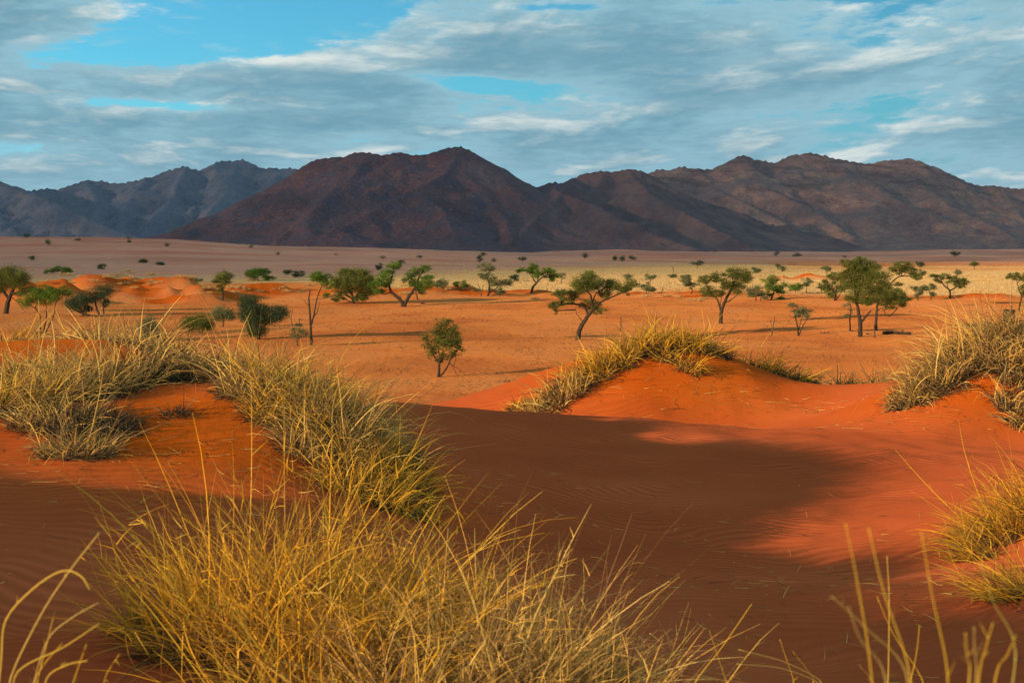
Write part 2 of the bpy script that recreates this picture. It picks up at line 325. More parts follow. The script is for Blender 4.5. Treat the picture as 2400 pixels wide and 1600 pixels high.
MAT = {}
def make_ground_mat():
    m_, t = mat('sand_and_straw_flats')
    P = t.n('ShaderNodeNewGeometry').outputs['Position']
    straw, red, rip, near, far, fa, fb, fc, phase = (attr(t, k) for k in ('straw', 'red', 'ripple', 'near', 'farness', 'field_a', 'field_b', 'field_c', 'phase'))
    n4 = t.noise(P, 55.0, 2, 0.6)
    reds = t.ramp(fa, [(0.25, (0.48, 0.078, 0.006)), (0.55, (0.56, 0.098, 0.008)), (0.8, (0.62, 0.120, 0.012))])
    flat = t.ramp(fa, [(0.25, (0.44, 0.080, 0.025)), (0.55, (0.49, 0.093, 0.029)), (0.8, (0.54, 0.108, 0.035))])
    reds = t.mix(attr(t, 'mound'), flat, reds)
    plain = t.ramp(fb, [(0.22, (0.58, 0.150, 0.038)), (0.5, (0.72, 0.208, 0.050)), (0.78, (0.72, 0.225, 0.064))])
    spk = t.noise(P, 2.2, 5, 0.72)
    plain = t.mix(t.m('MULTIPLY', t.ss(spk, 0.55, 0.68), 0.6), plain, (0.27, 0.10, 0.04))
    plain = t.mix(t.m('MULTIPLY', t.ss(spk, 0.43, 0.31), 0.45), plain, (0.66, 0.30, 0.12))
    col = t.mix(red, plain, reds)
    col = t.mix(t.m('MULTIPLY', t.ss(n4, 0.45, 0.75), 0.22), col, (0.28, 0.068, 0.022))
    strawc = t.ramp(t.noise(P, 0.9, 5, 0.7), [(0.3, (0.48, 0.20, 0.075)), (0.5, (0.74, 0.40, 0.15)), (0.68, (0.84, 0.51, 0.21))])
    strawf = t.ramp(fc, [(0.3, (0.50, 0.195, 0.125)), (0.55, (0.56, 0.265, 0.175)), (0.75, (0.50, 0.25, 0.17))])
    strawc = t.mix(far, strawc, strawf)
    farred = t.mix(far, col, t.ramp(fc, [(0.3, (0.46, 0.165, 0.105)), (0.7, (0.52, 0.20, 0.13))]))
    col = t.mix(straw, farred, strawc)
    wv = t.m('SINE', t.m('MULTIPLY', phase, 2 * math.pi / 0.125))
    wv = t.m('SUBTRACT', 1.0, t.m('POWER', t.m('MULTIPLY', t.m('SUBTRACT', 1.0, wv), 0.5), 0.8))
    col = t.mix(t.m('MULTIPLY', t.m('MULTIPLY', rip, wv), 0.85), col, t.mix(1.0, col, (1.30, 1.34, 1.36), 'MULTIPLY'))  # paler crest grains, painted in to stand for relief lost in flat shade
    hgt = t.m('MULTIPLY', t.m('MULTIPLY', wv, rip), 0.0105)
    hgt = t.m('ADD', hgt, t.m('MULTIPLY', n4, 0.0022))
    hgt = t.m('ADD', hgt, t.m('MULTIPLY', t.m('MULTIPLY', t.noise(P, 7, 3, 0.6), near), 0.007))
    pl = t.m('SUBTRACT', 1.0, near)
    hgt = t.m('ADD', hgt, t.m('MULTIPLY', t.m('MULTIPLY', t.noise(P, 1.6, 5, 0.7), pl), 0.15))
    hgt = t.m('ADD', hgt, t.m('MULTIPLY', t.m('MULTIPLY', t.noise(P, 0.35, 3, 0.6), pl), t.m('ADD', 0.10, t.m('MULTIPLY', straw, 0.35))))
    bmp = t.n('ShaderNodeBump'); bmp.inputs['Strength'].default_value = 1.0; bmp.inputs['Distance'].default_value = 1.0
    t.L.new(hgt, bmp.inputs['Height'])
    b = t.n('ShaderNodeBsdfDiffuse'); t.L.new(col, b.inputs['Color']); b.inputs['Roughness'].default_value = 0.6
    t.L.new(bmp.outputs[0], b.inputs['Normal'])
    out = t.n('ShaderNodeOutputMaterial'); t.L.new(b.outputs[0], out.inputs[0])
    return m_
MAT['ground'] = make_ground_mat()
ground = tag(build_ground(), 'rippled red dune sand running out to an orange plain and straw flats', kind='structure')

# ------------------------------------------------------------------ mountains
def make_rock_mat(name, c0, c1, c2, patch, speck, strata, blend=None):
    m_, t = mat(name)
    P = t.n('ShaderNodeNewGeometry').outputs['Position']
    n1 = t.noise(P, 0.0045, 4, 0.65); n2 = t.noise(P, 0.012, 5, 0.65); n3 = t.noise(P, 0.11, 3, 0.75)
    col = t.ramp(n1, [(0.3, c0), (0.52, c1), (0.72, c2)])
    col = t.mix(t.m('MULTIPLY', t.ss(n2, 0.48, 0.60), 0.85), col, patch)
    n5 = t.noise(P, 0.022, 5, 0.7, 0.6); col = t.mix(t.m('MULTIPLY', t.ss(n5, 0.50, 0.62), 0.55), col, t.mix(0.5, col, (0.03, 0.025, 0.03)))
    col = t.mix(t.m('MULTIPLY', t.ss(n3, 0.56, 0.70), speck), col, (0.42, 0.36, 0.30))
    col = t.mix(t.m('MULTIPLY', t.ss(n3, 0.46, 0.33), 0.5), col, (0.05, 0.038, 0.042))
    if blend:            # the rock turns paler and browner towards the right
        sb = t.n('ShaderNodeSeparateXYZ'); t.L.new(P, sb.inputs[0])
        f_ = t.ss(t.m('ADD', sb.outputs[0], t.m('MULTIPLY', t.m('SUBTRACT', n1, 0.5), 900.0)), -300.0, 600.0)
        col = t.mix(t.m('MULTIPLY', f_, 0.95), col, t.mix(t.ss(n2, 0.4, 0.62), blend[0], blend[1]))
    if strata:
        s = t.n('ShaderNodeSeparateXYZ'); t.L.new(P, s.inputs[0])
        v = t.xyz(t.m('MULTIPLY', s.outputs[0], 0.006), t.m('MULTIPLY', s.outputs[1], 0.004), t.m('ADD', t.m('MULTIPLY', s.outputs[2], 0.040), t.m('MULTIPLY', s.outputs[0], 0.0022)))
        sn = t.noise(v, 1.0, 4, 0.6, 0.4)
        w = t.ss(s.outputs[2], 150, 260)
        col = t.mix(t.m('MULTIPLY', t.m('MULTIPLY', t.ss(sn, 0.50, 0.62), w), 0.6), col, (0.085, 0.045, 0.04))
    b = t.n('ShaderNodeBsdfPrincipled'); t.L.new(col, b.inputs['Base Color']); b.inputs['Roughness'].default_value = 0.95
    b.inputs['Specular IOR Level'].default_value = 0.1
    bmp = t.n('ShaderNodeBump'); bmp.inputs['Strength'].default_value = 0.9; bmp.inputs['Distance'].default_value = 1.0
    h = t.m('MULTIPLY', t.noise(P, 0.02, 5, 0.60), 24.0)
    t.L.new(h, bmp.inputs['Height']); t.L.new(bmp.outputs[0], b.inputs['Normal'])
    out = t.n('ShaderNodeOutputMaterial'); t.L.new(b.outputs[0], out.inputs[0]); return m_
MAT['rock_mid'] = make_rock_mat('maroon_rock', (0.094, 0.042, 0.048), (0.140, 0.058, 0.060), (0.116, 0.060, 0.072), (0.080, 0.054, 0.076), 0.28, False, ((0.120, 0.066, 0.068), (0.185, 0.098, 0.086)))
MAT['rock_right'] = make_rock_mat('layered_brown_rock', (0.165, 0.080, 0.076), (0.245, 0.118, 0.098), (0.200, 0.116, 0.110), (0.31, 0.160, 0.115), 0.35, True)
MAT['rock_left'] = make_rock_mat('haze_tinted_rock', (0.095, 0.098, 0.140), (0.140, 0.128, 0.170), (0.12, 0.115, 0.155), (0.175, 0.140, 0.155), 0.25, False)  # blue of the distant haze mixed into the rock colour

def mountain(name, label, ridges, xr, yr, step, m_, amp, seed, kslope, base=-12.0, gully=60.0, gap=150.0):
    """ridges: list of polylines [(px, py, d), ...] in photograph pixels (2352 wide view) + distance"""
    xs = np.arange(xr[0], xr[1], step); ys = np.arange(yr[0], yr[1], step); X, Y = np.meshgrid(xs, ys)
    wx = X + fbm(X / 260, Y / 260, 4, seed) * gully * 0.55 + fbm(X / 70, Y / 70, 3, seed + 3) * gully * 0.16
    wy = Y + fbm(X / 260 + 7, Y / 260, 4, seed + 9) * gully * 0.55 + fbm(X / 70 + 4, Y / 70, 3, seed + 5) * gully * 0.16
    rr = np.random.default_rng(seed); extra = []
    def spawn(pts, k, gap, lev):
        pts = np.asarray(pts); seg = np.hypot(*(pts[1:, :2] - pts[:-1, :2]).T); tt = np.r_[0, np.cumsum(seg)]
        ts = np.arange(gap * rr.uniform(.2, .8), tt[-1], gap)
        for t0 in ts:
            t0 = min(tt[-1], max(0, t0 + rr.uniform(-.35, .35) * gap)); p = np.array([np.interp(t0, tt, pts[:, i]) for i in range(3)])
            t1 = min(tt[-1], t0 + 5); t2 = max(0, t0 - 5); q1 = np.array([np.interp(t1, tt, pts[:, i]) for i in range(2)]); q2 = np.array([np.interp(t2, tt, pts[:, i]) for i in range(2)])
            tg = (q1 - q2) / (np.linalg.norm(q1 - q2) + 1e-6); hh = p[2] - base
            if hh < 25: continue
            for sg in (-1, 1):
                nrm = np.array([-tg[1], tg[0]]) * sg
                if lev == 0 and nrm[1] > 0.55: continue
                dv = nrm + tg * rr.uniform(-.5, .5) + (np.array([0, -.25]) if lev == 0 else tg * .9 * (1 if pts[-1, 2] < pts[0, 2] else -1)); dv /= np.linalg.norm(dv)
                Ls = hh / k * (1.05 if lev == 0 else .55) * rr.uniform(.6, 1.2); n = 6; P = [p - np.array([0, 0, hh * .015])]; a = 0.0
                for i in range(1, n + 1):
                    a += rr.normal(0, .16); c, s_ = math.cos(a), math.sin(a); dd = np.array([c * dv[0] - s_ * dv[1], s_ * dv[0] + c * dv[1]])
                    xy = P[-1][:2] + dd * Ls / n; u = i / n; P.append(np.array([xy[0], xy[1], base + hh * .985 * (1 - u * (.80 if lev == 0 else .62)) ** 1.12]))
                extra.append((P, k * (1.45 if lev == 0 else 1.9)))
                if lev == 0: spawn(P[1:], k * 1.05, gap * .75, 1)
    for rd in ridges:
        if isinstance(rd, tuple): continue
        spawn([W3(a * 2400 / 2352, b * 2400 / 2352, d) for a, b, d in rd], kslope, gap, 0)
    Z = np.full(X.shape, base); FM = np.zeros(X.shape)
    allr = [((np.array([W3(a * 2400 / 2352, b * 2400 / 2352, d) for a, b, d in (rd[0] if isinstance(rd, tuple) else rd)])), (rd[1] if isinstance(rd, tuple) else kslope * 2.0), 1.0) for rd in ridges] + [(np.array(P), k, 0.0) for P, k in extra]
    for pts, k, main in allr:
        seg = np.hypot(*(pts[1:, :2] - pts[:-1, :2]).T); tt = np.r_[0, np.cumsum(seg)]
        n = max(2, int(tt[-1] / (step * (1.6 if main else 2.2)))); ts = np.linspace(0, tt[-1], n)
        rx = np.interp(ts, tt, pts[:, 0]); ry = np.interp(ts, tt, pts[:, 1]); rz = np.interp(ts, tt, pts[:, 2])
        for a, b, c in zip(rx, ry, rz):
            hh = c - base
            if hh <= 1: continue
            Rm = hh / k * 1.75
            i0, i1 = np.searchsorted(xs, [a - Rm * 1.25, a + Rm * 1.25]); j0, j1 = np.searchsorted(ys, [b - Rm * 1.25, b + Rm * 1.25])
            if i1 <= i0 or j1 <= j0: continue
            # distance measured partly in warped space, so that ridges throw side spurs but the skyline keeps its line
            r = np.hypot(wx[j0:j1, i0:i1] - a, wy[j0:j1, i0:i1] - b)
            r0 = np.hypot(X[j0:j1, i0:i1] - a, Y[j0:j1, i0:i1] - b)
            r = np.where(r0 < gully * 1.2, r0 * (1 - r0 / (gully * 1.2)) + r * (r0 / (gully * 1.2)), r)
            f = np.clip(1 - r / Rm, 0, 1)
            z = base + hh * (0.45 * f + 0.55 * f ** 2.1)
            FM[j0:j1, i0:i1] = np.maximum(FM[j0:j1, i0:i1], f * main)
            Z[j0:j1, i0:i1] = np.maximum(Z[j0:j1, i0:i1], z)
    rel = np.clip((Z - base) / 120.0, 0, 1)
    # gullies running down the slope
    gy, gx = np.gradient(Z, step)
    gl = np.hypot(gx, gy) + 1e-6
    amp = amp * (0.2 + 1.3 * sstep(0.0, 0.3, 1 - FM) * sstep(0.0, 0.25, FM))
    Z = Z - amp * rel * (0.6 - 0.5 * ridged(wx / 230, wy / 420, 3, seed + 21, 0.42)) * np.clip(gl / 0.40, 0.10, 1.1)
    Z = Z + amp * 0.10 * rel * fbm(X / 60, Y / 60, 4, seed + 41)
    ny, nx = X.shape
    i = np.arange(ny - 1)[:, None]; j = np.arange(nx - 1)[None, :]
    q = np.stack([i * nx + j, i * nx + j + 1, (i + 1) * nx + j + 1, (i + 1) * nx + j], -1).reshape(-1, 4)
    keep = (Z.ravel()[q] > base + 0.2).any(1)
    o = mesh_obj(name, np.c_[X.ravel(), Y.ravel(), Z.ravel()], None, m_, smooth=True, F4=q[keep])
    return tag(o, label, kind='structure')

def S5(pts, d): return [(x / 1.96 * .98, (320 + y / 1.96) * .98, d) for x, y in pts]                 # skyline readings, left and
def S6(pts, d): return [((1200 + x / 1.96) * .98, (320 + y / 1.96) * .98, d) for x, y in pts]        # right half of the range
mountain('mountain', 'dark maroon mountain with a rounded summit in the middle of the range',
    [S5([(600, 520), (690, 485), (800, 430), (950, 370), (1080, 310), (1200, 250), (1330, 180), (1400, 130), (1450, 103), (1500, 96), (1550, 90), (1590, 92), (1640, 70), (1700, 70), (1760, 82), (1840, 70), (1890, 82), (1960, 78),
         (2020, 60), (2060, 45), (2110, 41), (2150, 52), (2200, 85), (2260, 120), (2320, 165)], 4400) + S6([(0, 190), (40, 210), (80, 225), (130, 228), (160, 212), (190, 204), (235, 212)], 4540) + S6([(280, 185), (320, 168), (360, 165), (400, 155), (460, 158), (490, 152), (530, 145), (580, 152), (610, 160)], 4840) + [
      (1560, 440, 4900), (1660, 480, 4850), (1800, 530, 4700), (1960, 580, 4500)],
     [(850, 349, 4400), (800, 420, 4150), (720, 490, 3900), (640, 545, 3700)],
     [(1060, 335, 4450), (1020, 400, 4200), (950, 432, 4000), (860, 480, 3850), (760, 530, 3650), (700, 560, 3500)],
     [(950, 432, 4000), (1010, 470, 3850), (1050, 540, 3600)],
     [(770, 518, 3560), (830, 545, 3500), (900, 575, 3450)],
     [(1120, 370, 4450), (1110, 440, 4200), (1160, 500, 3950), (1180, 560, 3600)],
     [(1265, 424, 4500), (1290, 440, 4300), (1370, 470, 4100), (1460, 515, 3900), (1560, 555, 3700), (1660, 590, 3500)],
     [(1290, 440, 4300), (1230, 500, 4000), (1170, 560, 3650)],
     [(1440, 388, 4850), (1500, 450, 4500), (1600, 500, 4250), (1720, 560, 3950)],
     [(1640, 572, 3480), (1700, 588, 3450)]],
    (-1500, 1500), (3200, 5600), 9.0, MAT['rock_mid'], 24.0, 3, 0.46)
mountain('mountain', 'brown banded mountain range with several blunt peaks on the right',
    [S6([(560, 200), (630, 165), (660, 150), (690, 148), (720, 158), (750, 140), (780, 133), (820, 148), (870, 148), (930, 148), (990, 112), (1040, 86), (1065, 84), (1100, 100), (1140, 105), (1170, 108), (1195, 123), (1230, 100), (1280, 82),
         (1320, 82), (1350, 72), (1390, 78), (1440, 95), (1520, 105), (1600, 120), (1640, 122), (1700, 108), (1780, 106), (1808, 95), (1840, 108), (1880, 125), (1930, 135), (1960, 157), (2000, 170), (2080, 205), (2150, 225), (2190, 220), (2240, 228), (2300, 236), (2352, 235)], 6150)
      + [(2500, 440, 6500), (2700, 430, 6500)],
     [(1600, 386, 6150), (1640, 430, 5850), (1720, 470, 5600), (1850, 530, 5250), (2000, 582, 4900)],
     [(1712, 357, 6100), (1740, 420, 5850), (1850, 470, 5550), (1960, 540, 5200)],
     [(1890, 355, 6200), (1920, 420, 5900), (1960, 470, 5650), (1990, 500, 5500)],
     [(2080, 361, 6200), (2070, 430, 5900), (2080, 490, 5600), (2100, 545, 5250), (2130, 575, 5000)],
     [(2080, 400, 6000), (2180, 470, 5600), (2290, 520, 5250), (2370, 570, 4900)],
     [(2270, 423, 6350), (2330, 480, 5900), (2420, 530, 5500)],
     ([(2030, 545, 5300), (2060, 575, 5000)], 0.25)],
    (250, 3400), (4600, 7300), 12.0, MAT['rock_right'], 34.0, 13, 0.44, gap=200.0)
mountain('mountain', 'distant blue grey mountain range on the left behind the maroon one',
    [[(-350, 330, 9000), (-150, 370, 8800), (0, 412, 8300), (40, 424, 8100), (85, 442, 7800), (160, 475, 7600), (260, 520, 7300), (350, 552, 7000)],
     S5([(110, 250), (160, 243), (210, 235), (280, 240), (340, 220), (380, 205), (415, 193), (440, 205), (480, 200), (520, 210), (570, 212), (620, 200), (720, 182), (780, 152), (830, 140), (860, 132), (890, 148), (930, 152), (970, 135), (1010, 112),
         (1050, 110), (1080, 112), (1120, 103), (1160, 120), (1210, 145), (1260, 142), (1310, 148), (1340, 142), (1370, 150)], 9300) + [ (760, 400, 9300), (850, 430, 9300), (1000, 470, 9300)],
     [(205, 412, 9300), (230, 470, 8600), (200, 520, 8000)], [(430, 380, 9200), (400, 450, 8500), (330, 520, 7900)],
     [(550, 367, 9350), (520, 440, 8700), (470, 500, 8100), (420, 550, 7600)], [(640, 386, 9300), (620, 450, 8700), (580, 520, 8000)],
     [(340, 405, 9200), (300, 460, 8700), (270, 520, 8000)]],
    (-4300, 200), (6800, 10200), 17.0, MAT['rock_left'], 62.0, 23, 0.47, gully=120, gap=300.0)

# ------------------------------------------------------------------ cloud bank outside the picture whose shadow lies on the far plain and the mountains
def build_cloud():
    m_, t = mat('cloud_grey_white')
    b = t.n('ShaderNodeBsdfDiffuse'); b.inputs[0].default_value = (0.8, 0.8, 0.8, 1)
    tr = t.n('ShaderNodeBsdfTransparent'); mx = t.n('ShaderNodeMixShader'); mx.inputs[0].default_value = 0.60
    t.L.new(b.outputs[0], mx.inputs[1]); t.L.new(tr.outputs[0], mx.inputs[2])
    out = t.n('ShaderNodeOutputMaterial'); t.L.new(mx.outputs[0], out.inputs[0])
    hgt = 1500.0; back = hgt / math.tan(SUN_EL)
    u = np.linspace(-1500, 8200, 110); v = np.r_[np.linspace(200, 2200, 60), np.linspace(2400, 11500, 70)]
    Uu, Vv = np.meshgrid(u, v)
    edge = 268 + fbm(Uu / 500, Uu * 0 + 3.3, 3, 7) * 20 + np.clip(Uu - 170, 0, 2200) * 0.62
    Vv = np.where(Vv < edge, edge - (edge - Vv) * 0.02, Vv)
    Up = Uu - back
    px = SD[0] * Up - SD[1] * Vv; py = SD[1] * Up + SD[0] * Vv
    e = np.minimum(np.minimum(sstep(u[0], u[0] + 900, Uu), 1 - sstep(u[-1] - 900, u[-1], Uu)), np.minimum(sstep(0, 500, Vv - edge), 1 - sstep(v[-1] - 900, v[-1], Vv)))
    bil = np.abs(fbm(px / 700, py / 700, 4, 55)) * 260
    zt = hgt + 20 + e * (180 + bil); zb = hgt - 20 - e * (60 + 0.25 * bil)
    ny, nx = Uu.shape; n = nx * ny
    i = np.arange(ny - 1)[:, None]; j = np.arange(nx - 1)[None, :]
    q = np.stack([i * nx + j, i * nx + j + 1, (i + 1) * nx + j + 1, (i + 1) * nx + j], -1).reshape(-1, 4)
    rim = np.r_[np.arange(nx), np.arange(1, ny) * nx + nx - 1, (ny - 1) * nx + np.arange(nx - 2, -1, -1), np.arange(ny - 2, 0, -1) * nx]
    r2 = np.roll(rim, -1); side = np.stack([rim, r2, r2 + n, rim + n], -1)
    V = np.r_[np.c_[px.ravel(), py.ravel(), zt.ravel()], np.c_[px.ravel(), py.ravel(), zb.ravel()]]
    o = mesh_obj('cloud_bank', V, None, m_, smooth=True, F4=np.r_[q, q[:, ::-1] + n, side])
    return tag(o, 'broad grey cloud bank shading the far plain and mountains', kind='structure')
build_cloud()

#@@OBJECTS@@
# ------------------------------------------------------------------ plant materials
def leaf_mat(name, stops, trans=0.25):
    m_, t = mat(name)
    col = t.ramp(attr(t, 'tint'), stops)
    b = t.n('ShaderNodeBsdfDiffuse'); t.L.new(col, b.inputs[0])
    tr = t.n('ShaderNodeBsdfTranslucent'); t.L.new(col, tr.inputs[0])
    mx = t.n('ShaderNodeMixShader'); mx.inputs[0].default_value = trans
    t.L.new(b.outputs[0], mx.inputs[1]); t.L.new(tr.outputs[0], mx.inputs[2])
    out = t.n('ShaderNodeOutputMaterial'); t.L.new(mx.outputs[0], out.inputs[0]); return m_
def bark_mat(name, c0, c1):
    m_, t = mat(name)
    P = t.n('ShaderNodeNewGeometry').outputs['Position']
    col = t.mix(t.ss(t.noise(P, 9.0, 4, 0.65), 0.35, 0.65), c0, c1)
    bmp = t.n('ShaderNodeBump'); bmp.inputs['Distance'].default_value = 0.05
    t.L.new(t.noise(P, 14.0, 3, 0.6), bmp.inputs['Height'])
    b = t.n('ShaderNodeBsdfDiffuse'); t.L.new(col, b.inputs[0]); t.L.new(bmp.outputs[0], b.inputs['Normal'])
    out = t.n('ShaderNodeOutputMaterial'); t.L.new(b.outputs[0], out.inputs[0]); return m_
MAT['gold'] = leaf_mat('golden_dry_grass', [(0.0, (0.11, 0.068, 0.030)), (0.3, (0.50, 0.235, 0.045)), (0.6, (0.97, 0.475, 0.028)), (0.93, (0.97, 0.57, 0.09)), (1.0, (0.46, 0.37, 0.04))], 0.28)
MAT['tan'] = leaf_mat('pale_tan_grass', [(0.0, (0.10, 0.062, 0.036)), (0.35, (0.48, 0.26, 0.10)), (0.65, (0.90, 0.50, 0.095)), (1.0, (0.97, 0.64, 0.20))], 0.25)
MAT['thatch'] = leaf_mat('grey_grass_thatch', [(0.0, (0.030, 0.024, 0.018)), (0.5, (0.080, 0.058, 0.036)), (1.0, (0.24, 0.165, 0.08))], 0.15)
MAT['straw'] = leaf_mat('pale_straw', [(0.0, (0.38, 0.20, 0.085)), (0.5, (0.78, 0.44, 0.15)), (1.0, (0.90, 0.57, 0.22))], 0.25)
MAT['greengrass'] = leaf_mat('green_tinged_grass', [(0.0, (0.13, 0.13, 0.04)), (0.5, (0.26, 0.24, 0.07)), (1.0, (0.52, 0.40, 0.12))], 0.25)
MAT['olive'] = leaf_mat('olive_leaves', [(0.0, (0.075, 0.080, 0.020)), (0.5, (0.160, 0.165, 0.036)), (1.0, (0.26, 0.25, 0.052))], 0.22)
MAT['green'] = leaf_mat('fresh_green_leaves', [(0.0, (0.065, 0.095, 0.017)), (0.5, (0.135, 0.205, 0.030)), (1.0, (0.24, 0.33, 0.046))], 0.25)
MAT['dark'] = leaf_mat('dark_grey_green_leaves', [(0.0, (0.038, 0.055, 0.026)), (0.5, (0.075, 0.100, 0.045)), (1.0, (0.12, 0.15, 0.065))], 0.2)
MAT['grey'] = leaf_mat('grey_green_leaves', [(0.0, (0.10, 0.105, 0.048)), (0.5, (0.19, 0.19, 0.080)), (1.0, (0.29, 0.28, 0.115))], 0.2)
MAT['bark'] = bark_mat('dark_bark', (0.045, 0.030, 0.020), (0.105, 0.068, 0.042))
MAT['deadwood'] = bark_mat('weathered_wood', (0.075, 0.048, 0.032), (0.20, 0.13, 0.08))
MAT['stalk'] = leaf_mat('stalk_straw', [(0.0, (0.70, 0.42, 0.05)), (0.5, (0.90, 0.55, 0.05)), (0.8, (0.80, 0.55, 0.16)), (1.0, (0.45, 0.38, 0.03))], 0.15)

# ------------------------------------------------------------------ geometry for stems and leaves
def norm(v): return v / (np.linalg.norm(v, axis=-1, keepdims=True) + 1e-9)
def blades(roots, dirs, length, width, bend, curl, nseg=5, r=None, zmin=None):
    """ribbons: returns verts, quads, number of verts per blade"""
    r = r or rng; n = len(roots); p = roots.copy(); d = norm(dirs); side = norm(np.cross(d, r.normal(size=(n, 3))))
    cv = r.normal(size=(n, 3)); out = np.empty((n, nseg + 1, 2, 3)); st = (length / nseg)[:, None]
    kink = np.where(r.uniform(size=n) < 0.16, r.integers(1, max(2, nseg), n), -1)
    for k in range(nseg + 1):
        w = (width * (1.0 - 0.85 * (k / nseg) ** 1.6))[:, None] * 0.5
        out[:, k, 0] = p - side * w; out[:, k, 1] = p + side * w
        p = p + d * st
        d = d + cv * (curl / nseg)[:, None]; d[:, 2] -= bend * 1.6 * (k + 1) / nseg / nseg * 2
        kk = kink == k
        if kk.any(): d[kk] += r.normal(size=(int(kk.sum()), 3)) * 0.8 - np.array([0, 0, 0.55])
        d = norm(d)
    V = out.reshape(-1, 3); per = 2 * (nseg + 1)
    b = np.arange(n)[:, None] * per; k = np.arange(nseg)[None, :] * 2
    q = np.stack([b + k, b + k + 1, b + k + 3, b + k + 2], -1).reshape(-1, 4)
    return V, q, per
def tube(path, rad, sides=6):
    path = np.asarray(path, float); n = len(path); rad = np.broadcast_to(np.asarray(rad, float), (n,))
    tg = norm(np.gradient(path, axis=0)); ref = np.array([0.31, 0.9, 0.3]); a = norm(np.cross(tg, ref)); b = np.cross(tg, a)
    th = np.arange(sides) * 2 * np.pi / sides
    V = (path[:, None] + rad[:, None, None] * (np.cos(th)[None, :, None] * a[:, None] + np.sin(th)[None, :, None] * b[:, None])).reshape(-1, 3)
    i = np.arange(n - 1)[:, None] * sides; j = np.arange(sides)[None, :]; j2 = (j + 1) % sides
    q = np.stack([i + j, i + j2, i + sides + j2, i + sides + j], -1).reshape(-1, 4)
    V = np.r_[V, path[-1:]]; tip = len(V) - 1; base = (n - 1) * sides; jj = np.arange(sides)
    f = np.stack([base + jj, base + (jj + 1) % sides, np.full(sides, tip)], -1)
    return V, q, f
class Bag:
    def __init__(s): s.V = []; s.Q = []; s.T = []; s.A = []; s.n = 0
    def add(s, V, q=None, f=None, a=0.5):
        if q is not None and len(q): s.Q.append(q + s.n)
        if f is not None and len(f): s.T.append(f + s.n)
        s.V.append(V); s.A.append(np.broadcast_to(np.asarray(a, float), (len(V),))); s.n += len(V)
    def build(s, name, m_, parent=None, smooth=False):
        return mesh_obj(name, np.concatenate(s.V), np.concatenate(s.T) if s.T else None, m_, parent, smooth, {'tint': np.concatenate(s.A)}, np.concatenate(s.Q) if s.Q else None)
def spline(pts, n=10):
    pts = np.asarray(pts, float)
    if len(pts) == 2: return pts[0] + (pts[1] - pts[0]) * np.linspace(0, 1, n)[:, None]
    P = np.r_[[2 * pts[0] - pts[1]], pts, [2 * pts[-1] - pts[-2]]]; out = []
    per = max(2, n // (len(pts) - 1))
    for i in range(1, len(P) - 2):
        for u in np.linspace(0, 1, per, endpoint=False):
            a, b, c, d = P[i - 1], P[i], P[i + 1], P[i + 2]
            out.append(0.5 * (2 * b + (c - a) * u + (2 * a - 5 * b + 4 * c - d) * u * u + (3 * b - a - 3 * c + d) * u ** 3))
    out.append(P[-2]); return np.array(out)

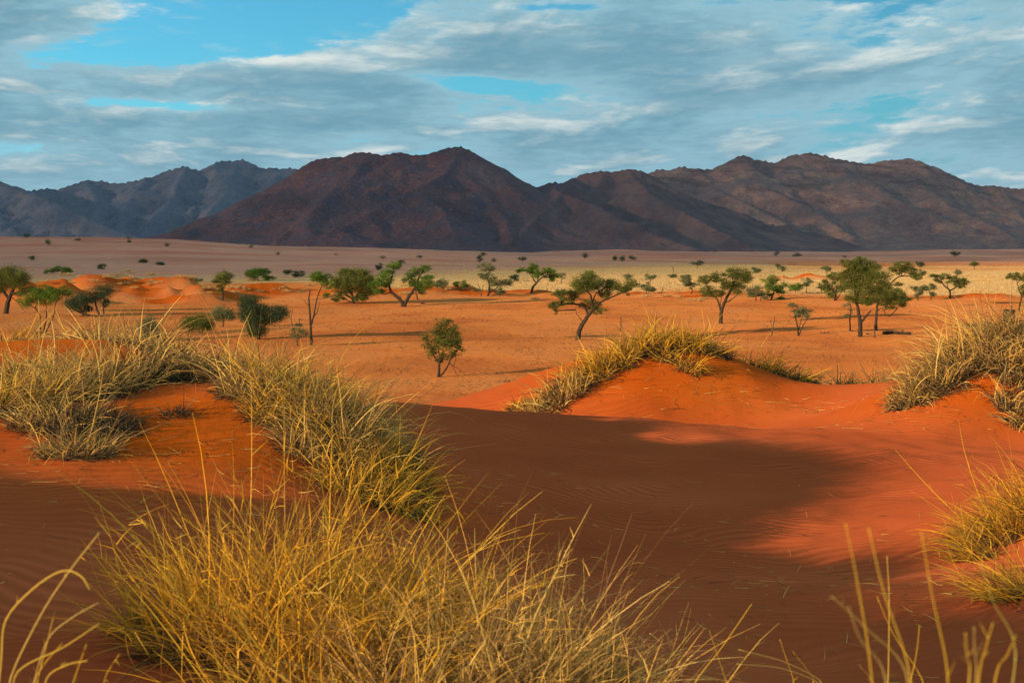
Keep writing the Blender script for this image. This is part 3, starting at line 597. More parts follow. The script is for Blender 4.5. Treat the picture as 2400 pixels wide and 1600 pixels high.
# ------------------------------------------------------------------ grass tussocks
def tussock(x, y, R, Ht, n, label, mkey='gold', width=0.005, lean=(0.10, 0.10), flop=0.5, spread=0.75, thatch=0.5, stems=0.03, spikes=0, nseg=5, group=None, stemlen=1.35, name='grass_tussock', elong=None):
    """one tussock: > blades, thatch, stems. R root radius, Ht blade length"""
    root = empty(name, (x, y, H1(x, y))); tag(root, label, 'grass', group)
    o = np.array([x, y, root.location.z])
    def roots(k, rr):
        a = rng.uniform(0, 2 * np.pi, k); q = rr * np.sqrt(rng.uniform(0, 1, k)); dx = np.cos(a) * q; dy = np.sin(a) * q
        if elong is not None:
            s_ = rng.normal(0, 0.5, k); dx = dx + s_ * elong[0]; dy = dy + s_ * elong[1]
        z = H(x + dx, y + dy)
        return np.c_[dx, dy, z - o[2] - 0.01]
    def seg(bag, k, rr, L, sd, w, fl, cu, lo=0.0, hi=1.0, ns=nseg):
        rt = roots(k, rr); rad = rt[:, :2] / max(R, 1e-3)
        # blades gather into sub-clumps with a common lean
        ng = max(4, k // 16); gi = rng.integers(0, ng, k); gd = rng.normal(size=(ng, 3)) * 0.60
        wild = (rng.uniform(size=k) < 0.42)[:, None]
        dr = np.c_[rad * sd, np.ones(k)] + rng.normal(size=(k, 3)) * np.where(wild, np.array([0.95, 0.95, 0.45]), np.array([0.26, 0.26, 0.12])) + gd[gi] * np.array([1, 1, 0.2])
        dr[:, 2] = np.abs(dr[:, 2]) * 0.9 + 0.12; cu = cu * np.where(wild[:, 0], 2.6, 1.0)
        dr[:, 0] += lean[0]; dr[:, 1] += lean[1]
        ln = L * rng.uniform(0.45, 1.12, k) * (1 + 0.30 * rng.normal(size=ng)[gi]).clip(0.45, 1.6)
        V, q, per = blades(rt, dr, ln, w * rng.uniform(0.7, 1.25, k), fl * rng.uniform(0.2, 1.7, k), cu * rng.uniform(0.2, 1.0, k), ns)
        tn = np.clip(rng.uniform(lo, hi, k) * 0.6 + 0.4 * rng.uniform(lo, hi, ng)[gi], 0, 1)
        old = rng.uniform(size=k); tn = np.where(old < 0.24, tn * 0.35, np.where(old > 0.96, 0.97 + 0.03 * tn, tn))
        bag.add(V, q, None, np.repeat(tn, per)); return V.reshape(k, ns + 1, 2, 3).mean(2)
    far_ = max(1.0, min(1.7, y / 9.0)) if y > 6 else 1.0; n = int(n * 0.55 / far_ ** 0.75); width = width * 1.12 * far_
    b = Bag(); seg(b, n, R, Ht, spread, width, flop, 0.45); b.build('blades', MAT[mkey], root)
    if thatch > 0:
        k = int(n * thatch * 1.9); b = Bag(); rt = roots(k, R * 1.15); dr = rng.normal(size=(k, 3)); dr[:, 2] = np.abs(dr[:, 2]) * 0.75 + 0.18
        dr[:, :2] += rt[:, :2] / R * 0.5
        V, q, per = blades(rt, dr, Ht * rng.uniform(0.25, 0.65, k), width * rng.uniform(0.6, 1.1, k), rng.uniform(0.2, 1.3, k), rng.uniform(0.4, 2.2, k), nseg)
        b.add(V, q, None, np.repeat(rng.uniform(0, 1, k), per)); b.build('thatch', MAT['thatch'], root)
    if stems > 0:
        k = max(4, int(n * stems)); b = Bag(); path = seg(b, k, R * 0.8, Ht * stemlen, spread * 0.7, width * 1.05, flop * 0.55, 0.25, 0.35, 1.0, nseg + 2)
        if spikes:        # short stiff side leaves along the stems
            m_ = k * spikes; ii = rng.integers(0, k, m_); jj = rng.uniform(0.25, 0.98, m_) * (nseg + 1); j0 = jj.astype(int); u = (jj - j0)[:, None]
            pr = path[ii, j0] * (1 - u) + path[ii, j0 + 1] * u; dr = norm(path[ii, j0 + 1] - path[ii, j0]) + rng.normal(size=(m_, 3)) * 0.75
            V, q, per = blades(pr, dr, rng.uniform(0.03, 0.09, m_), width * 0.75 * np.ones(m_), rng.uniform(0, 0.3, m_), rng.uniform(0, .3, m_), 2)
            b.add(V, q, None, np.repeat(rng.uniform(0.3, 1, m_), per))
        b.build('stems', MAT[mkey], root)
    return root
def tpx(px, d, *a, **k): return tussock((px - 1200) / FPX * d, d, *a, **k)

# foreground clump at the photographer's feet
FG = dict(width=0.0042, nseg=6, spikes=6, thatch=0.75, flop=0.42, stemlen=1.2)
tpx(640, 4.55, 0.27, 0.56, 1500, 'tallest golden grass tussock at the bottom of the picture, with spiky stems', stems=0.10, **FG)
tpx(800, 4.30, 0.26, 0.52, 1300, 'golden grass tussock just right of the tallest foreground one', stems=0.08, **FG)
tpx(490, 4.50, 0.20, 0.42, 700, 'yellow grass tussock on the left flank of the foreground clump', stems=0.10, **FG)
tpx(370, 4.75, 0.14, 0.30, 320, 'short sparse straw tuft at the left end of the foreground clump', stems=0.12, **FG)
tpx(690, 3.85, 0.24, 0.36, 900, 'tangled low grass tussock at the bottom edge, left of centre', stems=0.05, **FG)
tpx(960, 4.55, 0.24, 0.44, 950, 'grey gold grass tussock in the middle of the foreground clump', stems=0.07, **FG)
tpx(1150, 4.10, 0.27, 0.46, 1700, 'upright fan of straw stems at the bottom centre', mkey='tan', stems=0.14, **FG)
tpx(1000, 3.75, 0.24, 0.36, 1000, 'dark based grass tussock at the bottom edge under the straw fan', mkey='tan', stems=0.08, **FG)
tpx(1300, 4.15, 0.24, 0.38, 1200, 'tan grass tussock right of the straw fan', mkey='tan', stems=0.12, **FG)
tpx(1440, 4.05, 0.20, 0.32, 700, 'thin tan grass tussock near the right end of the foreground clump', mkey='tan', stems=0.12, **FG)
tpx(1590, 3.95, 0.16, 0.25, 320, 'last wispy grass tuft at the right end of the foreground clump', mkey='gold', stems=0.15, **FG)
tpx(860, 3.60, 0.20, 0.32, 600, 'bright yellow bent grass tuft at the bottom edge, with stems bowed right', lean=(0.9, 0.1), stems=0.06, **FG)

# left mound: the grassy ridge from its crown down to the right
LM = dict(width=0.0058, thatch=1.0, flop=1.0, spread=0.95)
for px, d, R, Ht, n, mk, lab in [
    (545, 12.6, .46, .52, 1500, 'tan', 'pale shaggy tussock on the crown of the left mound, topmost of its ridge'),
    (635, 12.3, .42, .50, 1300, 'tan', 'tan tussock on the left ridge just right of its crown'),
    (705, 11.9, .42, .56, 1500, 'gold', 'golden tussock high on the left grassy ridge'),
    (600, 11.5, .28, .42, 800, 'tan', 'tan tussock hanging over the red sand face of the left mound'),
    (770, 11.4, .42, .58, 1600, 'tan', 'large pale tussock halfway down the left grassy ridge'),
    (690, 11.0, .34, .48, 1000, 'gold', 'golden tussock on the sand side of the left ridge, halfway down'),
    (835, 10.9, .40, .54, 1500, 'tan', 'grey gold tussock on the lower half of the left ridge'),
    (760, 10.4, .32, .44, 950, 'tan', 'tan tussock spilling onto sand low on the left ridge'),
    (885, 10.4, .36, .40, 1300, 'gold', 'bright golden tussock near the lower end of the left ridge'),
    (850, 9.8, .32, .32, 1000, 'gold', 'orange gold tussock at the foot of the left ridge'),
    (920, 9.75, .26, .27, 650, 'gold', 'lowest small tussock at the right foot of the left ridge'),
    (800, 12.4, .34, .46, 800, 'tan', 'dull tussock behind the left ridge on its shaded side'),
    (890, 11.6, .26, .40, 500, 'tan', 'wispy tussock on the shaded back of the left ridge above the basin')]:
    tpx(px, d, R, Ht, n, lab, mk, stems=0.05, **LM)
for px, d, R, Ht, n, mk, lab in [
    (455, 12.5, .36, .36, 900, 'thatch', 'dark grey matted tussock above the bare red sand of the left mound'),
    (375, 12.6, .36, .38, 900, 'thatch', 'dark matted tussock on the left mound, second from its bare sand'),
    (310, 12.4, .34, .52, 900, 'tan', 'tussock with long upright stems on top of the left mound'),
    (250, 12.0, .36, .44, 1000, 'tan', 'tan tussock on the left mound above the hanging grey clump'),
    (175, 11.6, .36, .42, 1000, 'tan', 'pale tussock at the middle of the left edge grass'),
    (90, 11.3, .36, .42, 1000, 'tan', 'straw tussock close to the left edge of the picture'),
    (15, 11.0, .34, .40, 900, 'gold', 'golden tussock cut by the left edge of the picture'),
    (120, 10.5, .30, .36, 750, 'tan', 'low straw tussock on the sand near the left edge'),
    (215, 10.3, .28, .34, 700, 'thatch', 'grey tussock spilling down the red sand of the left mound'),
    (175, 9.75, .24, .34, 650, 'tan', 'lowest hanging tussock on the left sand slope, tips trailing'),
    (55, 12.6, .32, .40, 650, 'tan', 'straw tussock behind the left edge grass'),
    (150, 12.8, .32, .40, 650, 'tan', 'pale tussock behind the middle of the left edge grass'),
    (-60, 10.8, .34, .42, 500, 'tan', 'straw tussock mostly outside the left edge')]:
    tpx(px, d, R, Ht, n, lab, mk, stems=0.05, **LM)
tpx(412, 10.75, .10, .24, 110, 'small curly dead tuft alone on the red sand face', 'thatch', width=.0055, thatch=.8, stems=0, flop=1.2)
for px, d, R, Ht, n, lab in [(15, 15.6, .25, .42, 420, 'yellow tuft on the back dune at the left edge'), (105, 15.7, .22, .42, 380, 'tuft on the back dune in front of the three stemmed tree'),
    (190, 15.4, .24, .40, 380, 'spiky tuft on the back dune right of the three stemmed tree'), (250, 15.2, .22, .38, 340, 'tuft on the back dune in front of the fallen tree'),
    (345, 14.6, .25, .42, 420, 'tall straw tuft on the back dune in front of a green shrub'), (410, 14.4, .25, .34, 380, 'low tuft at the right end of the back dune')]:
    tpx(px, d, R, Ht, n, lab, 'tan' if px > 50 else 'gold', width=.0065, flop=.35, thatch=.6, stems=.10)

# grassy mound in the middle distance
MM = dict(width=0.009, thatch=0.8, nseg=4)
for px, d, R, Ht, n, mk, ln, lab in [
    (1285, 24.1, .34, .50, 520, 'tan', (-.5, -.3), 'flattened tussock at the left foot of the middle mound'),
    (1330, 24.6, .40, .56, 700, 'tan', (-.5, -.3), 'flattened tussock low on the left flank of the middle mound'),
    (1380, 25.0, .42, .58, 800, 'gold', (-.4, -.2), 'golden tussock halfway up the left flank of the middle mound'),
    (1435, 25.4, .44, .60, 900, 'gold', (-.2, 0), 'golden tussock high on the left flank of the middle mound'),
    (1490, 25.9, .44, .64, 900, 'gold', (0, .1), 'golden tussock left of the top of the middle mound'),
    (1545, 26.2, .44, .66, 950, 'gold', (.1, .1), 'tallest golden tussock on top of the middle mound'),
    (1605, 26.2, .44, .60, 900, 'gold', (.2, .1), 'golden tussock right of the top of the middle mound'),
    (1665, 26.3, .40, .52, 700, 'gold', (.2, .1), 'rightmost tussock on the crown of the middle mound'),
    (1560, 25.5, .20, .46, 260, 'gold', (0, -.5), 'small tussock drooping over the bare face of the middle mound'),
    (1620, 25.2, .24, .46, 340, 'gold', (.1, -.5), 'bright straw tussock hanging on the bare face of the middle mound'),
    (1240, 24.4, .30, .34, 320, 'gold', (-.2, 0), 'low yellow tuft left of the middle mound'),
    (1205, 24.6, .20, .26, 160, 'gold', (-.2, 0), 'smallest yellow tuft at the end left of the middle mound'),
    (1785, 27.4, .40, .62, 380, 'gold', (.25, 0), 'airy golden tussock behind the right slope of the middle mound'),
    (1845, 27.5, .40, .60, 420, 'gold', (.25, 0), 'yellow tussock low behind the right slope of the middle mound'),
    (1890, 27.6, .30, .48, 260, 'tan', (.25, 0), 'last tan tussock behind the right slope of the middle mound'),
    (1985, 28.6, .25, .52, 200, 'greengrass', (0, 0), 'greenish tuft behind the saddle, left of the pair'),
    (2075, 28.6, .28, .60, 260, 'greengrass', (.1, 0), 'taller greenish tuft behind the saddle'),
    (2120, 28.4, .28, .55, 260, 'greengrass', (.1, 0), 'greenish tuft behind the saddle beside the right mound'),
    (2030, 28.9, .16, .40, 80, 'greengrass', (.1, 0), 'thinnest greenish tuft in the saddle')]:
    tpx(px, d, R * .88, Ht, int(n * .78), lab, mk, lean=ln, flop=.85 if mk != 'greengrass' else .25, stems=.08, **MM)

# right mound
RM = dict(width=0.0085, thatch=1.0, nseg=5)
for px, d, R, Ht, n, ln, lab in [
    (2140, 20.9, .30, .46, 420, (-.7, -.3), 'flattened tail of dry grass at the left foot of the right mound'),
    (2185, 21.2, .40, .56, 800, (-.6, -.3), 'flattened grey tussock low on the left flank of the right mound'),
    (2225, 21.7, .42, .60, 900, (-.5, -.2), 'shaggy tussock halfway up the left flank of the right mound'),
    (2265, 22.0, .42, .64, 950, (-.4, -.1), 'shaggy tan tussock high on the left flank of the right mound'),
    (2315, 22.4, .44, .64, 950, (-.2, 0), 'matted tussock left of the top of the right mound'),
    (2365, 22.5, .44, .66, 950, (0, 0), 'matted grey tussock on top of the right mound'),
    (2415, 22.4, .42, .62, 800, (0, 0), 'matted tussock on the right mound cut by the picture edge'),
    (2350, 21.6, .36, .56, 700, (.1, -.4), 'drooping tussock over the bare face of the right mound'),
    (2400, 21.2, .34, .52, 600, (.1, -.5), 'drooping tussock at the right edge below the top of the right mound'),
    (2375, 20.5, .24, .44, 320, (-.1, -.5), 'hanging grey tuft low on the face of the right mound'),
    (2410, 19.9, .22, .40, 260, (0, -.4), 'lowest tuft at the right edge under the right mound')]:
    tpx(px, d, R, Ht * 1.22, int(n * 1.1), lab, 'tan', lean=ln, flop=1.15, stems=.07, **RM)
for px, d, R, Ht, n, ln, lab in [(2405, 10.5, .32, .52, 1100, (-.6, -.2), 'bright golden tussock at the right edge beside the sand basin'),
    (2350, 10.4, .26, .46, 800, (-.9, -.2), 'golden tussock with a tail combed left over the basin sand'),
    (2300, 10.0, .14, .32, 260, (-1.3, -.2), 'flat straw tail of grass pointing left over the basin sand'),
    (2460, 10.6, .30, .46, 500, (-.4, 0), 'golden tussock mostly outside the right edge'),
    (2415, 7.3, .20, .34, 450, (-.9, 0), 'fan of golden blades at the lower right edge'),
    (2470, 7.1, .22, .34, 300, (-.7, 0), 'golden tussock at the lower right corner, mostly cut off')]:
    tpx(px, d, R, Ht, n, lab, 'gold', lean=ln, width=.0052, flop=.5, thatch=.6, stems=.08, spikes=4)
# grass of the shading knoll outside the left edge
for i, (x, y, lab) in enumerate([(-5.6, 4.2, 'tussock on the knoll outside the left edge'), (-6.6, .9, 'tussock on the dune behind the viewer, lowest'), (-8.2, .7, 'tussock on the dune behind the viewer, halfway up'), (-9.8, .9, 'tussock on the dune behind the viewer, near its top'), (-11.6, .8, 'tussock on the top of the dune behind the viewer')]):
    tussock(x, y, .45, .5, 500, lab, 'tan', width=.008, thatch=.6, nseg=4)

# ------------------------------------------------------------------ tall stalks close to the lens
def stalk_tuft(label, rootxyd, stalks, nm='tall_grass_tuft'):
    rx, ry = rootxyd; root = empty(nm, (rx, ry, H1(rx, ry))); tag(root, label, 'grass')
    o = np.array(root.location)
    for (pts, d, r0, tn) in stalks:
        P = [W3(px, py, d * f) for (px, py), f in zip(pts, np.linspace(1.0, 1.03, len(pts)))]      # listed from the tip down
        P = P[::-1]
        rt = np.array([rx + rng.uniform(-.05, .05), ry + rng.uniform(-.05, .05), 0]); rt[2] = H1(rt[0], rt[1]) - 0.01
        mids = [rt + (P[0] - rt) * u + np.array([0, 0, 0.10 * math.sin(math.pi * u)]) for u in (0.25, 0.5, 0.75, 0.9)]
        path = spline([rt] + mids + P, 42) - o
        r0 = r0 * (0.50 if d < 1.6 else 0.72); b = Bag(); rad = np.linspace(r0, r0 * 0.35, len(path)); V, q, f = tube(path, rad, 6); b.add(V, q, f, tn)
        k = rng.integers(2, 5); ii = rng.integers(len(path) // 2, len(path) - 2, k)
        dr = norm(path[ii + 1] - path[ii]) + rng.normal(size=(k, 3)) * .6
        V, q, per = blades(path[ii], dr, rng.uniform(.010, .022, k), np.full(k, r0 * 0.6), np.zeros(k), np.zeros(k), 2); b.add(V, q, None, tn * .8 + .1)
        b.build('stalk', MAT['stalk'], root, True)
    return root
stalk_tuft('tall blurred yellow stalks rising at the bottom right, close to the lens', (0.40, 1.35),
    [([(1990, 1232), (2020, 1370), (2058, 1600)], 1.30, .0021, .45), ([(2045, 1242), (2085, 1400), (2150, 1600)], 1.34, .0023, .55), ([(2170, 1252), (2200, 1410), (2240, 1600)], 1.30, .0020, .5),
     ([(1958, 1405), (2040, 1480), (2140, 1592)], 1.36, .0018, .75), ([(2000, 1430), (2030, 1510), (2090, 1600)], 1.33, .0017, .8), ([(2310, 1322), (2345, 1420), (2400, 1540)], 1.32, .0021, .9),
     ([(2280, 1495), (2285, 1550), (2292, 1600)], 1.22, .0024, .6), ([(2300, 1480), (2303, 1540), (2308, 1600)], 1.26, .0018, .75), ([(2345, 1470), (2330, 1530), (2315, 1600)], 1.28, .0022, .4),
     ([(2400, 1500), (2380, 1550), (2355, 1600)], 1.30, .0020, .5)])
stalk_tuft('thin sharp straw stalks among the blurred ones at the bottom right', (0.66, 2.55),
    [([(2090, 1310), (2097, 1420), (2098, 1600)], 2.55, .0022, .6), ([(2068, 1408), (2110, 1500), (2180, 1610)], 2.5, .0020, .5), ([(2170, 1478), (2165, 1540), (2152, 1610)], 2.5, .0019, .5), ([(2028, 1572), (2060, 1610), (2080, 1640)], 2.5, .0017, .5)])
stalk_tuft('low crossing straw stalks at the bottom edge, right of centre', (0.52, 3.2),
    [([(1770, 1425), (1700, 1530), (1640, 1610)], 3.2, .0022, .5), ([(1838, 1510), (1855, 1560), (1872, 1610)], 3.2, .0022, .5), ([(1740, 1535), (1850, 1565), (1935, 1610)], 3.2, .0022, .7),
     ([(1735, 1570), (1840, 1580), (1930, 1615)], 3.2, .0020, .7), ([(1870, 1540), (1905, 1585), (1920, 1610)], 3.2, .0019, .5), ([(1670, 1490), (1690, 1550), (1710, 1610)], 3.3, .0020, .4)])
stalk_tuft('bowed pale stalks rising at the bottom left corner', (-0.80, 2.05),
    [([(222, 1254), (150, 1345), (80, 1450), (5, 1600)], 2.05, .0027, .72), ([(196, 1390), (175, 1357), (130, 1346), (60, 1390), (-5, 1465)], 2.0, .0027, .6), ([(112, 1444), (92, 1520), (68, 1610)], 2.1, .0022, .6),
     ([(216, 1422), (150, 1460), (95, 1510), (60, 1610)], 2.15, .0020, .8), ([(218, 1472), (130, 1530), (20, 1590)], 2.0, .0022, .6), ([(186, 1522), (165, 1580), (150, 1625)], 2.05, .0021, .5), ([(188, 1562), (140, 1572), (90, 1605)], 2.0, .0022, .6),
     ([(128, 1520), (85, 1570), (60, 1615)], 2.1, .0018, .5), ([(265, 1545), (235, 1590), (225, 1620)], 2.2, .0018, .4)])

# ------------------------------------------------------------------ straw litter lying on the near sand
def litter():
    b = Bag(); n = 1500
    zones = [(W3(480, 1030, 10.3), 1.3, .9, 260), (W3(200, 1120, 9.2), 1.0, .8, 110), (W3(1000, 1130, 12.0), 1.0, 1.6, 200), (W3(1050, 1250, 9), .7, .8, 110), (W3(1600, 1250, 10.5), 2.2, 2.2, 130), (W3(2050, 1330, 8.6), 1.2, 1.4, 190),
             (W3(1640, 930, 24.5), 1.6, .6, 130), (W3(2280, 980, 20.2), 1.5, .5, 150), (W3(1950, 1520, 6.8), 1.2, 1.0, 110), (W3(1850, 950, 24.0), 1.2, .6, 50), (W3(250, 1300, 7.6), 1.0, 1.0, 70)]
    for c, sx, sy, k in zones:
        k = int(k * 1.5)
        x = c[0] + rng.normal(0, sx, k); y = c[1] + rng.normal(0, sy, k); z = H(x, y) + .006
        far = y.mean() / 10; dr = rng.normal(size=(k, 3)); dr[:, 2] = rng.uniform(-.02, .10, k)
        V, q, per = blades(np.c_[x, y, z], dr, rng.uniform(.05, .22, k) * max(1, far * .8), np.full(k, .0042) * max(1, far * .75), rng.uniform(0, .12, k), rng.uniform(.1, 1.1, k), 4)
        # keep every straw on the sand
        zz = H(V[:, 0], V[:, 1]) + .004; V[:, 2] = np.maximum(V[:, 2], zz); V[:, 2] = np.minimum(V[:, 2], zz + .05)
        b.add(V, q, None, np.repeat(rng.uniform(0, 1, k) ** 1.6, per))
    return tag(b.build('straw_litter', MAT['tan']), 'loose bits of straw scattered over the near sand', 'straw', kind='stuff')
litter()

# ------------------------------------------------------------------ stubble on the plain and grass on the straw flats
def cover():
    n = 52000; d = np.exp(rng.uniform(math.log(66), math.log(250), n)); a = rng.uniform(-.40, .40, n); x = a * d; y = d
    keep = fbm(x / 3, y / 5, 4, 301) + rng.normal(0, .2, n) > .12; x, y = x[keep], y[keep]; n = len(x); d = y
    z = H(x, y); b = Bag()
    for j in range(2):
        dr = np.c_[rng.normal(size=(n, 2)) * .9, np.full(n, .55)]
        V, q, per = blades(np.c_[x, y, z - .01], dr, rng.uniform(.05, .17, n) * (.6 + d / 300), rng.uniform(.02, .055, n) * (.5 + d / 250), rng.uniform(0, .6, n), rng.uniform(0, .5, n), 2)
        b.add(V, q, None, np.repeat(rng.uniform(0, 1, n), per))
    tag(b.build('stubble', MAT['thatch']), 'dark dry stubble dotted over the orange plain', 'grass', kind='stuff')
    n = 26000; d = np.exp(rng.uniform(math.log(245), math.log(900), n)); a = rng.uniform(-.08, .42, n); x = a * d; y = d
    keep = fbm(x / 25, y / 25, 3, 311) + rng.normal(0, .3, n) > 0.0; x, y = x[keep], y[keep]; n = len(x); d = y; z = H(x, y); b = Bag()
    for j in range(2):
        dr = np.c_[rng.normal(size=(n, 2)) * .5, np.full(n, .8)]
        V, q, per = blades(np.c_[x, y, z - .02], dr, rng.uniform(.18, .42, n), np.full(n, .22), rng.uniform(0, .3, n), rng.uniform(0, .3, n), 2)
        b.add(V, q, None, np.repeat(rng.uniform(0.2, 1, n), per))
    tag(b.build('straw_grass', MAT['straw']), 'pale straw grass covering the flats behind the orange plain', 'grass', kind='stuff')
cover()

# ------------------------------------------------------------------ small straw tussocks on the far dunes
def far_tufts():
    protos = []
    for i in range(3):
        b = Bag(); k = 110; a = rng.uniform(0, 6.28, k); r = .45 * np.sqrt(rng.uniform(0, 1, k)); rt = np.c_[np.cos(a) * r, np.sin(a) * r * .8, np.full(k, -.12)]
        dr = np.c_[rt[:, :2] * 1.8, np.ones(k)] + rng.normal(size=(k, 3)) * .35
        V, q, per = blades(rt, dr, rng.uniform(.5, 1.0, k), np.full(k, .06), rng.uniform(.5, 1.6, k), rng.uniform(.1, .8, k), 3); b.add(V, q, None, np.repeat(rng.uniform(.1, 1, k), per)); protos.append(b)
    c1 = [(500, 365), (420, 470), (600, 415), (660, 480), (735, 420), (850, 470), (960, 425), (1020, 410), (1090, 410), (1180, 375), (1200, 440), (1270, 460), (1090, 490), (1170, 490), (1230, 530), (1400, 410), (1400, 470), (1450, 480),
          (1700, 430), (1650, 425), (1750, 440), (1860, 510), (1900, 530), (1950, 540), (2130, 530), (2200, 530), (2150, 570), (1920, 575), (2300, 430), (2330, 460), (960, 500), (800, 540), (1380, 500), (300, 365), (1140, 420), (1060, 430), (1215, 395), (2250, 545)]
    pts = [(a / 3.92, 540 + b / 3.92) for a, b in c1] + [(600 + a / 3.92, 540 + b / 3.92) for a, b in [(30, 560), (230, 520), (200, 540), (440, 550), (470, 510), (520, 505), (1360, 510), (1350, 580), (1700, 530), (1730, 540), (260, 560), (400, 565), (1400, 575)]] \
        + [(1200 + a / 3.92, 540 + b / 3.92) for a, b in [(1240, 610), (1420, 605), (1500, 612), (1640, 640), (1700, 650), (1760, 630), (200, 635), (1330, 602), (1560, 625)]]
    first = [None] * 3
    for i, (px, py) in enumerate(pts):
        p = hit(px, py, 150); k = i % 3; s = 1.0 * rng.uniform(.6, 1.25) * p[1] / 215
        if first[k] is None: o = protos[k].build('dune_tussock', MAT['straw']); first[k] = o
        else: o = first[k].copy(); COL.objects.link(o)
        o.location = p; o.scale = (s * 1.35, s, s * .8); o.rotation_euler = (0, 0, rng.uniform(0, 6.28))
        reg = 'on the tall far dune at the left' if px < 330 else 'on the low far dunes around the slim tree' if px < 720 else 'on the sand behind the forked tree' if px < 1240 else 'on the low sand ridge below the right straw flats'
        tag(o, 'small rounded straw tussock ' + reg, 'grass', 'straw tussocks ' + reg)
far_tufts()

# ------------------------------------------------------------------ trees, shrubs and dead wood
def tree(name, label, base, limbs, blobs, leaf='olive', cat='tree', r0=3.0, dens=0.42, lsize=3.6, group=None, bark='bark', depth=0.75, twigs=True, dmin=62, bare=0, seed=None):
    """base (px, py); limbs: polylines in photograph pixels starting at or near the base; blobs: crown clumps (cx, cy, rx, ry)"""
    p0 = hit(base[0], base[1], dmin); s = p0[1] / FPX
    root = empty(name, p0); tag(root, label, cat, group)
    r = np.random.default_rng(int(base[0] * 13 + base[1] * 7) if seed is None else seed)
    def loc(px, py, dep=0.0): return np.array([(px - base[0]) * s, dep, -(py - base[1]) * s])
    wood = Bag(); nodes = []
    width = max([abs(b[0] - base[0]) + b[2] for b in blobs] + [8]) * s
    for k, l in enumerate(limbs):
        r1 = r0 * (1.0 if k == 0 else 0.62)
        if isinstance(l, tuple): l, r1 = l
        dep = r.uniform(-.35, .35) * width * 0.5
        n = len(l); P = [loc(x, y, dep * (i / max(1, n - 1)) ** 1.5) for i, (x, y) in enumerate(l)]
        if k and nodes:                      # start a side limb on the wood already there
            c = np.array([q for q, _ in nodes]); j = int(np.argmin(np.hypot(c[:, 0] - P[0][0], c[:, 2] - P[0][2])))
            if np.hypot(c[j, 0] - P[0][0], c[j, 2] - P[0][2]) < 9 * s: off = c[j, 1]; P = [q + np.array([0, off * (1 - i / n), 0]) for i, q in enumerate(P)]; P[0] = c[j]
        if k == 0 or P[0][2] < 3 * s: P[0] = P[0] - np.array([0, 0, 2.0 * s])
        path = spline(P, 4 * n + 2); path[1:-1] += r.normal(size=path[1:-1].shape) * 0.35 * s
        rad = r1 * s * np.linspace(1.0, 0.38, len(path)); rad[0] *= 1.25
        V, q, f = tube(path, rad, 7); wood.add(V, q, f)
        nodes += list(zip(path, rad))
    lv = Bag(); C = np.array([q for q, _ in nodes]) if nodes else None
    for bl in blobs:
        cx, cy, rx, ry = bl; cdep = r.uniform(-1, 1) * width * 0.30 * depth; c = loc(cx, cy, cdep); ex = np.array([rx * s, rx * s * depth * 1.05, ry * s])
        if C is not None and twigs:
            low = C[:, 2] < c[2] + ry * s * .3; cand = C[low] if low.any() else C
            j = int(np.argmin(np.linalg.norm((cand - c) * np.array([1, .5, 1]), axis=1))); a = cand[j]
            m_ = (a + c) / 2 + r.normal(size=3) * rx * s * .15; path = spline([a, m_, c], 8); V, q, f = tube(path, np.linspace(r0 * .30 * s, r0 * .12 * s, len(path)), 5); wood.add(V, q, f)
            for _ in range(5 + int(rx / 8) + bare):
                e = norm(r.normal(size=3)) * ex * r.uniform(.6, 1.0); st = path[r.integers(len(path) // 2, len(path))]
                if e[2] < 0: e[2] *= .5
                tp = c + e; mm = (st + tp) / 2 + r.normal(size=3) * rx * s * .12 + np.array([0, 0, .06 * rx * s])
                V, q, f = tube(spline([st, mm, tp], 6), np.linspace(max(.3, r0 * .09) * s, .12 * s, 7)[:len(spline([st, mm, tp], 6))], 4); wood.add(V, q, f)
        gk = 1.28 if name == 'shrub' else 1.20 if base[0] < 260 else 1.08; rx *= gk; ry *= gk; n = int(5.2 * dens * rx * ry * math.pi * 0.9) + 14
        nc = max(5, int(rx * ry / 15)); u = norm(r.normal(size=(nc, 3))) * (r.uniform(.15, 1, (nc, 1)) ** .45); sub = c + u * ex
        g = r.integers(0, nc, n); sp = max(2.6, .27 * min(rx, ry)) * s
        pos = sub[g] + r.normal(size=(n, 3)) * sp * np.array([1.15, 1.15, .7])
        ls = 0.84 * lsize * s * r.uniform(.6, 1.3, n); d1 = norm(r.normal(size=(n, 3)) * np.array([1, 1, .65])) * ls[:, None]; d2 = norm(np.cross(d1, r.normal(size=(n, 3)))) * (ls * r.uniform(.28, .5, n))[:, None]
        V = np.stack([pos - d1 * .5, pos + d2 * .5, pos + d1 * .5, pos - d2 * .5], 1).reshape(-1, 3); q = np.arange(4 * n).reshape(-1, 4)
        sub_t = r.uniform(.1, .9, nc); lv.add(V, q, None, np.repeat(np.clip(sub_t[g] * .6 + r.uniform(0, .4, n), 0, 1), 4))
    if wood.n: wood.build('trunk', MAT[bark], root, True)
    if lv.n: lv.build('crown', MAT[leaf], root)
    return root

